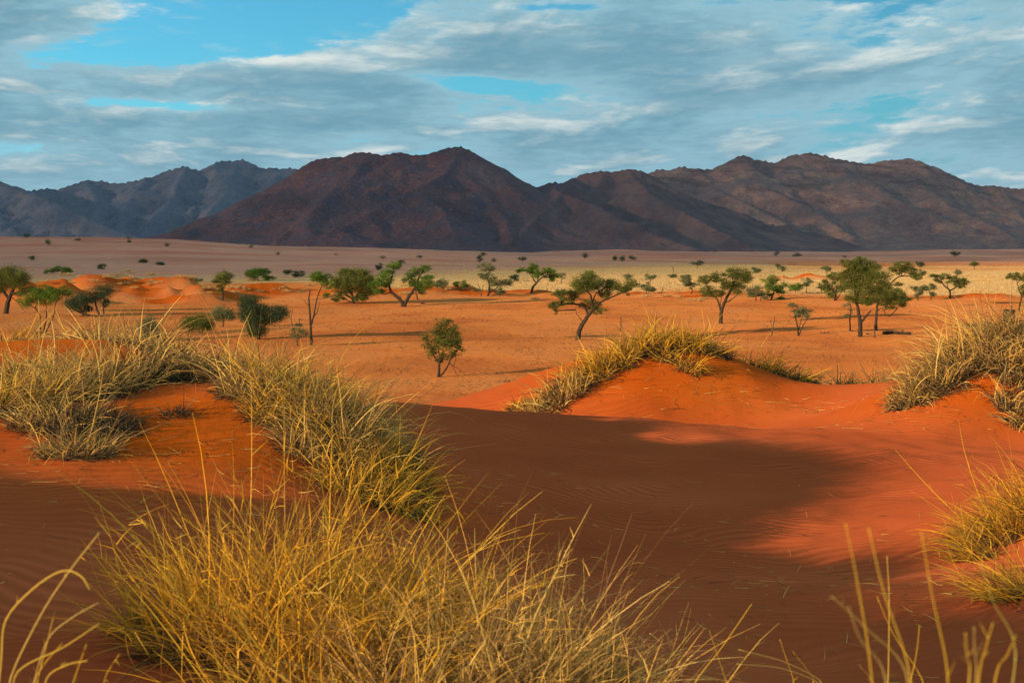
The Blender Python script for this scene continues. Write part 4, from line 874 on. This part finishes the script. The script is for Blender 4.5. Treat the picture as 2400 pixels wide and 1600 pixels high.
A = 'acacia_tree'
tree(A, 'gnarled olive acacia with a thick leaning trunk at the left edge', (13, 735), [[(13, 735), (17, 712), (24, 694), (38, 668), (46, 652)], [(20, 700), (8, 680), (2, 662)], [(28, 690), (45, 684), (58, 676)], ([(30, 698), (42, 708), (50, 722), (56, 732)], .9)],
     [(38, 642, 34, 18), (8, 660, 26, 18), (54, 656, 20, 18), (57, 684, 18, 10), (20, 638, 20, 10), (-22, 650, 24, 20), (-6, 682, 16, 10), (74, 672, 10, 12)], r0=6.5)
tree(A, 'three stemmed acacia with flat green top behind the left tufts', (97, 782), [[(96, 786), (90, 760), (92, 738), (82, 722)], [(96, 786), (104, 760), (108, 738), (108, 715)], [(98, 784), (112, 765), (126, 735), (130, 710), (146, 694)]],
     [(66, 704, 20, 13), (102, 681, 25, 13), (102, 702, 22, 15), (149, 682, 19, 13), (127, 692, 18, 14), (84, 690, 20, 12)], leaf='green', r0=3.4, dens=.36)
tree(A, 'sprawling half fallen acacia with dark twisted limbs on the left', (212, 741), [([(242, 745), (222, 742), (200, 736), (182, 728)], 4.5), ([(190, 732), (170, 724), (152, 716)], 2.0), ([(198, 738), (182, 745), (168, 748)], 2.0), ([(238, 744), (228, 728), (224, 705), (220, 690)], 3.0), ([(242, 744), (243, 720), (246, 695)], 2.0), ([(200, 736), (205, 718), (204, 700)], 2.2)],
     [(184, 708, 28, 18), (204, 698, 22, 16), (245, 682, 20, 17), (162, 714, 16, 9), (226, 694, 14, 12), (196, 722, 22, 10), (246, 708, 9, 12)], leaf='dark', r0=4, dens=.40, bare=4)
tree('shrub', 'green shrub poking up behind the left mound grass', (347, 796), [], [(347, 760, 20, 20), (352, 780, 28, 14), (340, 772, 18, 14)], leaf='grey', cat='shrub')
tree('shrub', 'round dark olive shrub left of the pair on the plain', (468, 782), [[(470, 784), (464, 770), (450, 758)], [(470, 784), (478, 768), (485, 755)]], [(452, 758, 28, 18), (476, 752, 22, 20), (440, 762, 16, 12), (486, 764, 14, 12)], cat='shrub', r0=2, bare=3)
tree('shrub', 'small green shrub between the two larger shrubs', (522, 765), [[(522, 767), (523, 745)]], [(522, 733, 22, 17), (536, 742, 12, 10), (512, 742, 12, 12)], cat='shrub', r0=2, leaf='grey')
tree('shrub', 'large dense dark green shrub beside the dead shrub', (606, 796), [[(606, 798), (602, 775), (592, 740), (584, 715)], [(606, 798), (614, 770), (640, 748)]], [(584, 708, 24, 18), (596, 728, 32, 18), (622, 738, 34, 20), (652, 733, 20, 18), (604, 750, 36, 14), (575, 738, 14, 16), (600, 775, 24, 16)], cat='shrub', leaf='dark', r0=3.4, dens=.5)
tree('dead_tree', 'half dead shrub with bare grey stems beside the tall dead tree', (696, 812), [[(696, 814), (697, 790), (702, 770), (700, 745)], [(696, 808), (690, 780), (682, 750), (686, 722)], [(698, 800), (708, 780), (712, 765)], ([(684, 752), (677, 742), (674, 735)], .8)], [(707, 776, 13, 15), (689, 778, 10, 14), (698, 762, 8, 10)], cat='tree', leaf='grey', r0=1.9, dens=.3, bark='deadwood', bare=5)
tree('dead_tree', 'tall thin tree with bare lower limbs and a small green top', (729, 809), [[(729, 811), (728, 785), (727, 759), (725, 725), (724, 700), (727, 680)], [(728, 762), (735, 740), (738, 725), (744, 697), (754, 672), (760, 655)], ([(725, 722), (716, 708), (712, 700)], .9), ([(733, 745), (741, 735), (746, 722), (750, 705)], 1.2), ([(746, 692), (757, 694), (765, 690)], .9)],
     [(752, 650, 24, 14), (742, 646, 18, 11), (768, 668, 14, 9), (762, 692, 9, 7), (768, 652, 12, 10)], r0=3.6, leaf='green', dens=.36, bare=3)
tree(A, 'broad dense olive acacia left of the forked tree', (827, 711), [[(827, 713), (827, 698), (820, 680), (812, 660)], [(828, 705), (838, 690), (850, 672)], [(826, 700), (810, 690), (796, 684)], ([(824, 710), (812, 702), (800, 698)], 1.5)],
     [(817, 646, 34, 18), (847, 650, 32, 18), (856, 682, 24, 18), (804, 676, 26, 15), (796, 698, 20, 9), (832, 666, 38, 18), (866, 664, 18, 18), (790, 660, 18, 14), (846, 696, 24, 9), (812, 634, 16, 9)], r0=4.6, dens=.5, bare=3)
tree(A, 'green acacia with a wide V shaped forked trunk', (948, 719), [([(944, 721), (942, 708), (927, 693), (916, 683), (911, 668), (906, 655)], 5.0), ([(952, 721), (955, 700), (964, 686), (977, 668), (981, 650), (990, 636)], 4.6), ([(942, 706), (938, 692)], 1.6), ([(912, 668), (918, 650), (922, 630)], 2.2), ([(976, 668), (968, 655), (962, 645)], 2)],
     [(904, 650, 22, 17), (884, 668, 17, 13), (921, 622, 19, 11), (918, 634, 14, 7), (967, 638, 17, 11), (994, 631, 15, 11), (956, 657, 19, 11), (997, 666, 22, 14), (975, 668, 16, 10), (1004, 652, 12, 10), (888, 684, 18, 8), (908, 666, 14, 9)], leaf='green', r0=5, dens=.46)
tree(A, 'small sparse tree just behind the right arm of the forked tree', (980, 702), [[(980, 703), (976, 690), (974, 680)]], [(982, 678, 14, 9), (992, 682, 12, 9)], r0=2, dens=.3)
tree(A, 'lone small leafy tree standing in the middle of the orange plain', (1031, 884), [[(1027, 887), (1028, 868), (1030, 846), (1034, 832)], [(1035, 886), (1044, 866), (1054, 846), (1066, 826), (1078, 814)], ([(1029, 850), (1018, 836), (1012, 820)], 2.2), ([(1028, 846), (1027, 810), (1026, 785)], 2.0), ([(1050, 850), (1062, 862), (1068, 876), (1072, 884)], .9), ([(1060, 852), (1076, 866), (1090, 880)], .7), ([(1066, 850), (1068, 838), (1062, 830)], .9)],
     [(1040, 756, 22, 11), (1022, 776, 18, 18), (1054, 780, 23, 18), (999, 798, 12, 16), (1008, 814, 13, 13), (1046, 808, 24, 17), (1068, 796, 14, 15), (1030, 800, 20, 16), (1076, 818, 14, 8), (1044, 832, 20, 10), (1062, 770, 12, 10), (1012, 832, 12, 11), (1066, 830, 14, 9), (1030, 842, 14, 8), (1034, 785, 22, 16), (1058, 800, 20, 16)], leaf='olive', r0=4.2, dens=.13, lsize=5.2, bare=6)
tree('shrub', 'round grey green shrub at the edge of the straw flats', (1035, 676), [], [(1035, 664, 14, 10), (1026, 668, 8, 6)], leaf='grey', cat='shrub')
tree(A, 'small flat green tree alone on the lit straw flats', (1081, 681), [[(1081, 682), (1080, 672)]], [(1081, 665, 18, 8), (1072, 668, 8, 5), (1092, 668, 9, 5)], leaf='green', r0=1.5)
tree(A, 'tall pale olive acacia with a round top and low side crowns', (1143, 694), [[(1143, 695), (1147, 675), (1145, 660), (1138, 642)], ([(1150, 692), (1162, 676), (1178, 664)], 1.8)], [(1141, 626, 24, 10), (1136, 645, 16, 9), (1162, 664, 20, 10), (1186, 661, 17, 11), (1166, 682, 24, 8), (1150, 650, 12, 8)], r0=3, leaf='grey', dens=.4)
tree('dead_tree', 'low dead grey bush left of the tall pale olive acacia', (1128, 694), [[(1128, 695), (1127, 682), (1122, 670), (1120, 664)], ([(1127, 684), (1132, 672), (1131, 666)], .8), ([(1127, 688), (1117, 680), (1112, 676)], .8)], [(1118, 682, 10, 5)], r0=1.4, bark='deadwood', dens=.2)
tree(A, 'bright green flat topped acacia leaning right on the sand crest', (1246, 686), [[(1245, 688), (1250, 672), (1259, 661), (1262, 648)], ([(1257, 664), (1268, 652), (1282, 642)], 2), ([(1256, 664), (1248, 650), (1240, 638)], 1.8)], [(1232, 632, 20, 8), (1256, 639, 19, 10), (1285, 636, 17, 10), (1286, 651, 14, 9), (1246, 624, 15, 6), (1298, 645, 9, 8), (1218, 634, 9, 5)], leaf='green', r0=3.4, dens=.5)
tree(A, 'slender small tree right of the bright green acacia', (1315, 664), [[(1315, 665), (1315, 654)]], [(1314, 647, 10, 8)], leaf='grey', r0=1.2)
tree(A, 'largest leaning acacia on the open plain with a low left branch', (1356, 796), [[(1354, 799), (1359, 772), (1374, 746), (1388, 726), (1386, 705), (1384, 690)], ([(1380, 736), (1366, 717), (1340, 712), (1312, 713), (1298, 714)], 2.8), ([(1388, 724), (1408, 707), (1438, 694), (1460, 684)], 2.8), ([(1362, 752), (1352, 735), (1347, 718)], 1.0), ([(1386, 712), (1396, 690), (1410, 680)], 2.0)],
     [(1376, 660, 32, 20), (1362, 672, 24, 16), (1394, 668, 22, 18), (1312, 689, 24, 11), (1294, 713, 18, 8), (1320, 706, 22, 9), (1348, 694, 24, 14), (1384, 714, 24, 12), (1400, 726, 20, 10), (1430, 668, 28, 16), (1455, 674, 20, 14), (1478, 664, 16, 11), (1424, 690, 20, 11), (1474, 682, 13, 9), (1380, 645, 20, 10), (1302, 728, 5, 10)], r0=6.2, dens=.36, lsize=4.0, bare=5)
tree('dead_tree', 'thin bare stump stick standing on the open plain', (1455, 776), [[(1455, 778), (1455, 762), (1456, 739)], ([(1455, 774), (1450, 770), (1447, 768)], .8)], [], r0=2.0, bark='deadwood', cat='dead tree')
tree(A, 'acacia with a forked trunk and yellow green crown right of centre', (1691, 758), [[(1690, 760), (1691, 734), (1700, 706), (1712, 684), (1720, 664)], ([(1691, 736), (1682, 704), (1668, 686), (1656, 666)], 2.4), ([(1698, 712), (1714, 702), (1728, 690)], 1.8), ([(1688, 722), (1690, 700), (1690, 680)], 1.2)],
     [(1654, 655, 22, 11), (1680, 650, 22, 11), (1730, 640, 28, 15), (1744, 650, 20, 14), (1710, 660, 24, 12), (1660, 682, 22, 13), (1730, 676, 20, 14), (1686, 688, 20, 9), (1700, 672, 18, 10), (1716, 634, 14, 7)], r0=5.0, dens=.42, bare=4)
tree(A, 'pale small tree half hidden left of the yellow green acacia', (1618, 690), [[(1618, 691), (1622, 680), (1612, 662)]], [(1607, 649, 15, 9), (1620, 667, 21, 9), (1610, 658, 12, 7)], leaf='grey', r0=1.8)
tree(A, 'grey green small tree on the straw flats left of a dead stick', (1515, 692), [[(1515, 693), (1515, 680)], ([(1515, 690), (1524, 680)], 1)], [(1518, 672, 17, 10), (1508, 670, 9, 6), (1528, 680, 10, 6)], leaf='grey', r0=1.6)
tree('dead_tree', 'small bare dead tree on the straw flats', (1549, 689), [[(1549, 690), (1552, 680), (1555, 670)], ([(1547, 689), (1541, 683)], .7), ([(1552, 680), (1560, 672)], .6)], [], r0=1.2, bark='deadwood', cat='dead tree')
tree(A, 'grey green tree with low boughs right of the yellow green acacia', (1772, 705), [[(1772, 706), (1772, 690)], ([(1782, 704), (1786, 685), (1788, 672)], .9)], [(1771, 682, 18, 13), (1762, 690, 10, 9), (1784, 692, 10, 7), (1790, 696, 9, 5)], leaf='grey', r0=1.8)
tree(A, 'bushy green tree beside a slender green tree', (1808, 702), [[(1806, 704), (1812, 688), (1815, 675)], ([(1806, 704), (1794, 697), (1790, 690)], 1.2)], [(1805, 656, 20, 11), (1826, 677, 17, 11), (1808, 672, 20, 12), (1800, 688, 14, 6), (1829, 698, 10, 4), (1836, 668, 8, 8)], leaf='green', r0=2.4)
tree(A, 'green flat crowned tree, left of a slender grey one', (1866, 688), [[(1866, 689), (1864, 680)]], [(1864, 672, 18, 8), (1855, 676, 9, 5), (1876, 672, 8, 6)], leaf='green', r0=1.5)
tree(A, 'slender grey green tree with a narrow round crown', (1889, 687), [[(1889, 688), (1890, 676)]], [(1893, 661, 11, 10), (1888, 668, 7, 7)], leaf='grey', r0=1.5)
tree(A, 'low spreading tree at the left foot of the big tree group', (1958, 704), [[(1956, 705), (1958, 692), (1950, 680)], ([(1958, 704), (1966, 694), (1972, 684)], 1.6)], [(1952, 676, 26, 15), (1960, 650, 26, 11), (1940, 662, 16, 9), (1978, 668, 16, 14), (1948, 694, 10, 6)], r0=2.6, dens=.45)
tree(A, 'biggest acacia with tall dense crown in the right tree group', (2017, 789), [[(2017, 792), (2018, 757), (2012, 720), (2008, 690)], ([(2018, 757), (2032, 740), (2042, 726)], 3.4), ([(2012, 718), (2002, 704), (1992, 695)], 2.0), ([(2009, 700), (2020, 670), (2030, 645)], 2.6), ([(2008, 692), (2000, 660), (1998, 640)], 2.2)],
     [(2004, 624, 30, 15), (1990, 616, 20, 10), (2036, 626, 28, 15), (2022, 648, 38, 20), (2054, 650, 30, 20), (1998, 662, 24, 18), (2030, 680, 36, 18), (1999, 697, 24, 12), (2066, 676, 24, 18), (2012, 608, 16, 8), (2020, 704, 24, 10), (1984, 640, 16, 12)], r0=6.0, dens=.48)
tree(A, 'acacia with drooping right crown, second trunk of the right group', (2055, 774), [[(2054, 776), (2055, 745), (2057, 715), (2064, 700)], ([(2058, 728), (2068, 722), (2076, 735), (2084, 742)], 1.2), ([(2058, 714), (2078, 700), (2098, 694)], 2)],
     [(2062, 692, 32, 16), (2100, 689, 26, 13), (2117, 708, 13, 13), (2080, 712, 22, 11), (2096, 702, 20, 10), (2046, 706, 18, 11), (2124, 696, 12, 9)], r0=4.0, dens=.46)
tree(A, 'acacia with a lone high bough reaching right behind the big group', (2078, 726), [[(2076, 728), (2080, 700), (2086, 668), (2104, 650), (2120, 645)], ([(2086, 668), (2100, 668), (2108, 666)], 1)], [(2112, 622, 26, 11), (2136, 640, 17, 11), (2100, 634, 20, 10), (2106, 666, 12, 5), (2124, 632, 16, 9), (2146, 650, 10, 8)], r0=2.6, dens=.44)
tree('dead_tree', 'thin sparse tree left of the biggest trunk in the right group', (1994, 775), [[(1994, 777), (1993, 750), (1995, 720), (1990, 708)], ([(1993, 774), (1999, 772)], .8)], [(1990, 738, 8, 6), (1988, 716, 9, 6), (1996, 728, 6, 6)], r0=2.0, leaf='grey', dens=.25, bare=3)
tree('dead_tree', 'short leaning post between the two big trunks', (2052, 791), [[(2052, 793), (2051, 776), (2050, 764)]], [], r0=2.4, bark='deadwood', cat='dead tree')
tree(A, 'small two stemmed tree with a sparse round crown on the plain', (1874, 787), [[(1873, 789), (1870, 765), (1864, 742), (1860, 728)], ([(1874, 786), (1882, 765), (1892, 748), (1901, 734)], 1.6), ([(1872, 776), (1878, 750), (1882, 735)], 1.2)], [(1859, 716, 12, 8), (1883, 728, 18, 10), (1886, 738, 14, 8), (1868, 728, 12, 9), (1866, 740, 10, 7)], r0=2.4, leaf='grey', dens=.34, bare=4)
tree('dead_tree', 'thin dead snag left of the small two stemmed tree', (1810, 787), [[(1810, 789), (1812, 768), (1815, 752), (1817, 741)], ([(1812, 770), (1807, 755), (1806, 748)], .7)], [], r0=1.8, bark='deadwood', cat='dead tree')
tree(A, 'umbrella shaped acacia with a Y trunk on the right straw flats', (2227, 699), [[(2227, 700), (2226, 682), (2212, 668), (2196, 653)], ([(2226, 682), (2240, 673), (2254, 668)], 2), ([(2220, 675), (2218, 660)], 1.2)], [(2192, 646, 14, 5), (2217, 649, 24, 8), (2235, 659, 24, 9), (2260, 660, 13, 7), (2208, 656, 14, 6), (2246, 668, 14, 6)], r0=2.6, leaf='olive', dens=.5)
tree(A, 'small rounded tree with foliage to the ground, left of its twin', (2152, 703), [[(2152, 704), (2151, 690)]], [(2148, 678, 18, 9), (2154, 690, 11, 8), (2164, 672, 9, 6)], leaf='grey', r0=1.8)
tree(A, 'small umbrella tree with a bushy stem, right of its twin', (2183, 701), [[(2183, 702), (2182, 690), (2178, 680)], ([(2183, 695), (2190, 684)], 1)], [(2184, 672, 19, 7), (2185, 690, 8, 6), (2170, 676, 8, 5)], leaf='grey', r0=1.7)
tree(A, 'green tree with a crooked trunk cut by the right edge', (2389, 740), [[(2388, 742), (2391, 715), (2398, 694), (2404, 676)], ([(2396, 698), (2388, 680), (2382, 664)], 1.8)], [(2379, 648, 18, 9), (2398, 650, 18, 12), (2394, 672, 11, 11), (2420, 655, 20, 16), (2410, 690, 14, 10)], r0=3.2, leaf='olive')
tree(A, 'slim round crowned tree standing before the left far dunes', (522, 701), [[(522, 702), (522, 682), (520, 668)]], [(520, 648, 22, 13), (530, 660, 15, 12), (510, 660, 13, 9), (518, 676, 10, 10)], r0=2.6, leaf='olive', dens=.5)
tree('shrub', 'wide low green tree on the far dunes right of the slim tree', (606, 658), [[(606, 659), (604, 648)]], [(604, 639, 32, 9), (630, 650, 15, 8), (590, 644, 16, 7), (612, 634, 18, 6)], leaf='green', cat='shrub', r0=1.6)
tree('shrub', 'bright green bush behind the left dune crest', (135, 642), [], [(140, 631, 26, 7), (115, 634, 16, 6), (160, 636, 13, 6)], leaf='green', cat='shrub', dmin=190)
tree('shrub', 'dark grey shrub just above the left dune crest', (242, 631), [], [(242, 625, 11, 5)], leaf='dark', cat='shrub', dmin=230)
tree('shrub', 'wide dark bush on the plain left of the broad olive acacia', (700, 650), [], [(703, 641, 18, 7), (680, 637, 13, 5), (742, 641, 8, 4)], leaf='dark', cat='shrub', dmin=230)
tree('shrub', 'low dark shrub between the far dunes and the slim tree', (465, 661), [], [(465, 655, 8, 4)], leaf='dark', cat='shrub', dmin=200)
for (cx, cy, rx, ry, by, lf, lab) in [(888, 624, 9, 7, 634, 'dark', 'grey tree on the far plain left of the forked tree crown'), (938, 614, 9, 4, 622, 'dark', 'flat grey tree on the far plain above the forked tree'),
    (1470, 646, 10, 6, 657, 'grey', 'small tree behind the leaning acacia, on its right'), (1524, 649, 16, 7, 661, 'grey', 'wide low grey tree on the straw flats'), (1575, 645, 9, 4, 651, 'grey', 'low grey bush on the flats under a bare stick'),
    (1634, 616, 12, 5, 629, 'dark', 'dark tree on the shaded rise right of centre'), (1771, 633, 14, 5, 640, 'grey', 'pale bush right of the yellow green acacia crown'), (1205, 650, 9, 8, 660, 'dark', 'dark tree left of the bright green acacia'),
    (1935, 629, 14, 7, 641, 'grey', 'grey bush upper left of the big tree group'), (2160, 638, 10, 8, 649, 'grey', 'grey tree right of the high bough'), (2155, 619, 8, 5, 626, 'dark', 'dark bush above the high bough tree'),
    (2243, 637, 8, 6, 646, 'grey', 'pale tree above the umbrella shaped acacia'), (2282, 617, 10, 6, 632, 'olive', 'small olive tree alone on the right straw flats'), (2235, 594, 11, 4, 603, 'dark', 'dark flat topped tree on the far crest at the right'),
    (1823, 624, 4, 6, 632, 'grey', 'narrow grey tree on the right rise'), (1833, 629, 6, 5, 636, 'grey', 'round grey bush on the right rise'), (335, 609, 10, 5, 616, 'dark', 'dark umbrella tree on the far left plain'),
    (377, 617, 9, 4, 621, 'dark', 'low dark green bush right of the far left umbrella tree'), (1925, 670, 9, 8, 686, 'grey', 'pale thin tree left of the big tree group')]:
    tree(A if by - cy > ry + 2 else 'shrub', lab, (cx, by), [[(cx, by + 1), (cx, cy)]], [(cx, cy, rx, ry), (cx + rx * .4, cy + ry * .3, rx * .6, ry * .7)], leaf=lf, r0=.9, lsize=3.0, dens=.6, dmin=230, cat='tree' if by - cy > ry + 2 else 'shrub', twigs=False)
for (cx, cy, rx, ry, by) in [(76, 605, 6, 4, 612), (116, 568, 5, 4, 573), (67, 553, 8, 3, 559), (393, 573, 4, 4, 578), (186, 562, 6, 2, 564), (302, 565, 6, 2, 568), (986, 601, 5, 3, 606), (898, 603, 5, 2, 607), (1123, 606, 7, 6, 615), (1133, 596, 5, 4, 601), (1159, 608, 4, 4, 614),
    (1438, 604, 6, 5, 611), (1458, 604, 6, 5, 612), (1483, 603, 8, 4, 609), (1370, 598, 7, 4, 606), (1224, 606, 9, 4, 615), (1819, 594, 4, 5, 600), (1868, 597, 10, 3, 601), (1978, 602, 4, 2, 604), (653, 593, 3, 3, 598), (305, 558, 3, 2, 562), (788, 596, 2, 2, 599), (590, 577, 3, 3, 582)]:
    reg = 'below the left blue mountains' if cx < 700 else 'below the maroon mountain' if cx < 1300 else 'on the far rise right of centre' if cx < 1600 else 'below the right mountains'
    tree(A, 'tiny dark tree far away on the shaded plain ' + reg, (cx, by), [[(cx, by + 1), (cx, cy)]], [(cx, cy, rx, ry)], leaf='dark', r0=.7, lsize=2.8, dens=.9, dmin=300, twigs=False, group='tiny far trees ' + reg)

# fallen log, broken stump, dead brushwood
def log():
    p = hit(2105, 784); s = p[1] / FPX; root = empty('fallen_log', p); tag(root, 'dark fallen log lying right of the big tree group', 'log')
    b = Bag(); pth = spline([np.array([-33 * s, 0, 3.5 * s]), np.array([-12 * s, .3, 5 * s]), np.array([8 * s, 0, 4.5 * s]), np.array([30 * s, -.2, 2.6 * s])], 14)
    V, q, f = tube(pth, np.array([3.2, 4.2, 4.0, 4.4, 3.6, 3.9, 3.6, 3.2, 3.4, 3.0, 2.8, 2.6, 2.4])[:len(pth)].tolist() * 1 if len(pth) <= 13 else np.linspace(4.2, 2.4, len(pth)) * s, 9) if False else tube(pth, np.linspace(4.4, 2.4, len(pth)) * s, 9)
    b.add(V + rng.normal(size=V.shape) * .3 * s, q, f); b.build('stem', MAT['bark'], root, True)
    for (x0, x1, z1, y1) in [(-20, -30, 9, -.4), (5, 16, 9, .3), (18, 33, 7, -.5)]:
        b = Bag(); V, q, f = tube(spline([np.array([x0 * s, 0, 4 * s]), np.array([(x0 + x1) / 2 * s, y1 / 2, 6.5 * s]), np.array([x1 * s, y1, z1 * s])], 6), np.linspace(1.5, .4, 7)[:6 + 1] * s if False else 1.0 * s, 5); b.add(V, q, f); b.build('branch', MAT['bark'], root, True)
log()
def stump():
    p = hit(2366, 760); s = p[1] / FPX; root = empty('tree_stump', p); tag(root, 'dark square topped broken stump behind the right mound', 'stump'); b = Bag()
    z = np.array([-2, 4, 12, 20, 27, 34]) * s; rad = np.array([15.5, 14.2, 13.2, 13.0, 13.3, 13.6]) * s; th = np.arange(14) * 2 * np.pi / 14
    lob = 1 + .10 * np.sin(th * 4 + .5) + .05 * np.sin(th * 7); V = np.stack([np.cos(th)[None] * rad[:, None] * lob, np.sin(th)[None] * rad[:, None] * lob, np.repeat(z[:, None], 14, 1)], -1)
    V[-1, :, 2] += rng.uniform(-1.2, 1.5, 14) * s; V = V.reshape(-1, 3); i = np.arange(5)[:, None] * 14; j = np.arange(14)[None]; j2 = (j + 1) % 14
    q = np.stack([i + j, i + j2, i + 14 + j2, i + 14 + j], -1).reshape(-1, 4); V = np.r_[V, [[0, 0, 31 * s]]]; jj = np.arange(14); f = np.stack([70 + jj, 70 + (jj + 1) % 14, np.full(14, 84)], -1)
    b.add(V, q, f); b.build('trunk', MAT['bark'], root, False)
stump()
def brush(label, px, py, n, w, dmin=62, cat='dead wood'):
    p = hit(px, py, dmin); s = p[1] / FPX; b = Bag()
    for _ in range(n):
        a = np.array([rng.uniform(-.5, .5) * w * s, rng.uniform(-.15, .15), .5 * s]); e = a + np.array([rng.uniform(-.6, .6) * w * s, rng.uniform(-.4, .4), rng.uniform(0, .45) * w * s]); m_ = (a + e) / 2 + rng.normal(size=3) * s * 1.5
        V, q, f = tube(spline([a, m_, e], 6), .55 * s, 4); b.add(V, q, f)
    o = b.build('brushwood', MAT['deadwood']); o.location = p; tag(o, label, cat)
brush('pale dead branches lying on the plain right of the lone leafy tree', 1185, 896, 9, 16)
brush('grey low dead bush on the plain left of the middle mound', 1262, 884, 26, 14)
brush('small dead bush at the foot of the forked tree shadow', 990, 712, 12, 9)
brush('pale dead sticks under the biggest acacia of the right group', 1935, 782, 9, 12)
brush('dead sticks at the foot of the right group trunks', 2035, 783, 12, 7)
tree('dead_tree', 'tiny bare tree skeleton on the shaded rise', (1578, 640), [[(1578, 641), (1577, 630), (1572, 622)], ([(1577, 631), (1581, 622)], .5)], [], r0=.9, bark='deadwood', cat='dead tree', dmin=250)

# ------------------------------------------------------------------ haze: the air between the viewer and the mountains
def haze():
    m_, t = mat('thin_haze')
    v = t.n('ShaderNodeVolumePrincipled'); v.inputs['Color'].default_value = (0.58, 0.74, 1.0, 1); v.inputs['Density'].default_value = 1.6e-5; v.inputs['Anisotropy'].default_value = 0.0
    out = t.n('ShaderNodeOutputMaterial'); t.L.new(v.outputs[0], out.inputs['Volume'])
    L_ = 12200.0; zz = (-40.0, 720.0)
    V = [(x, y, z) for z in zz for x, y in ((-L_, -L_), (L_, -L_), (L_, L_), (-L_, L_))]
    F = [(3, 2, 1, 0), (4, 5, 6, 7), (0, 1, 5, 4), (1, 2, 6, 5), (2, 3, 7, 6), (3, 0, 4, 7)]
    return tag(mesh_obj('haze', V, None, m_, F4=F), 'thin blue haze in front of the far mountains', kind='stuff')
haze()
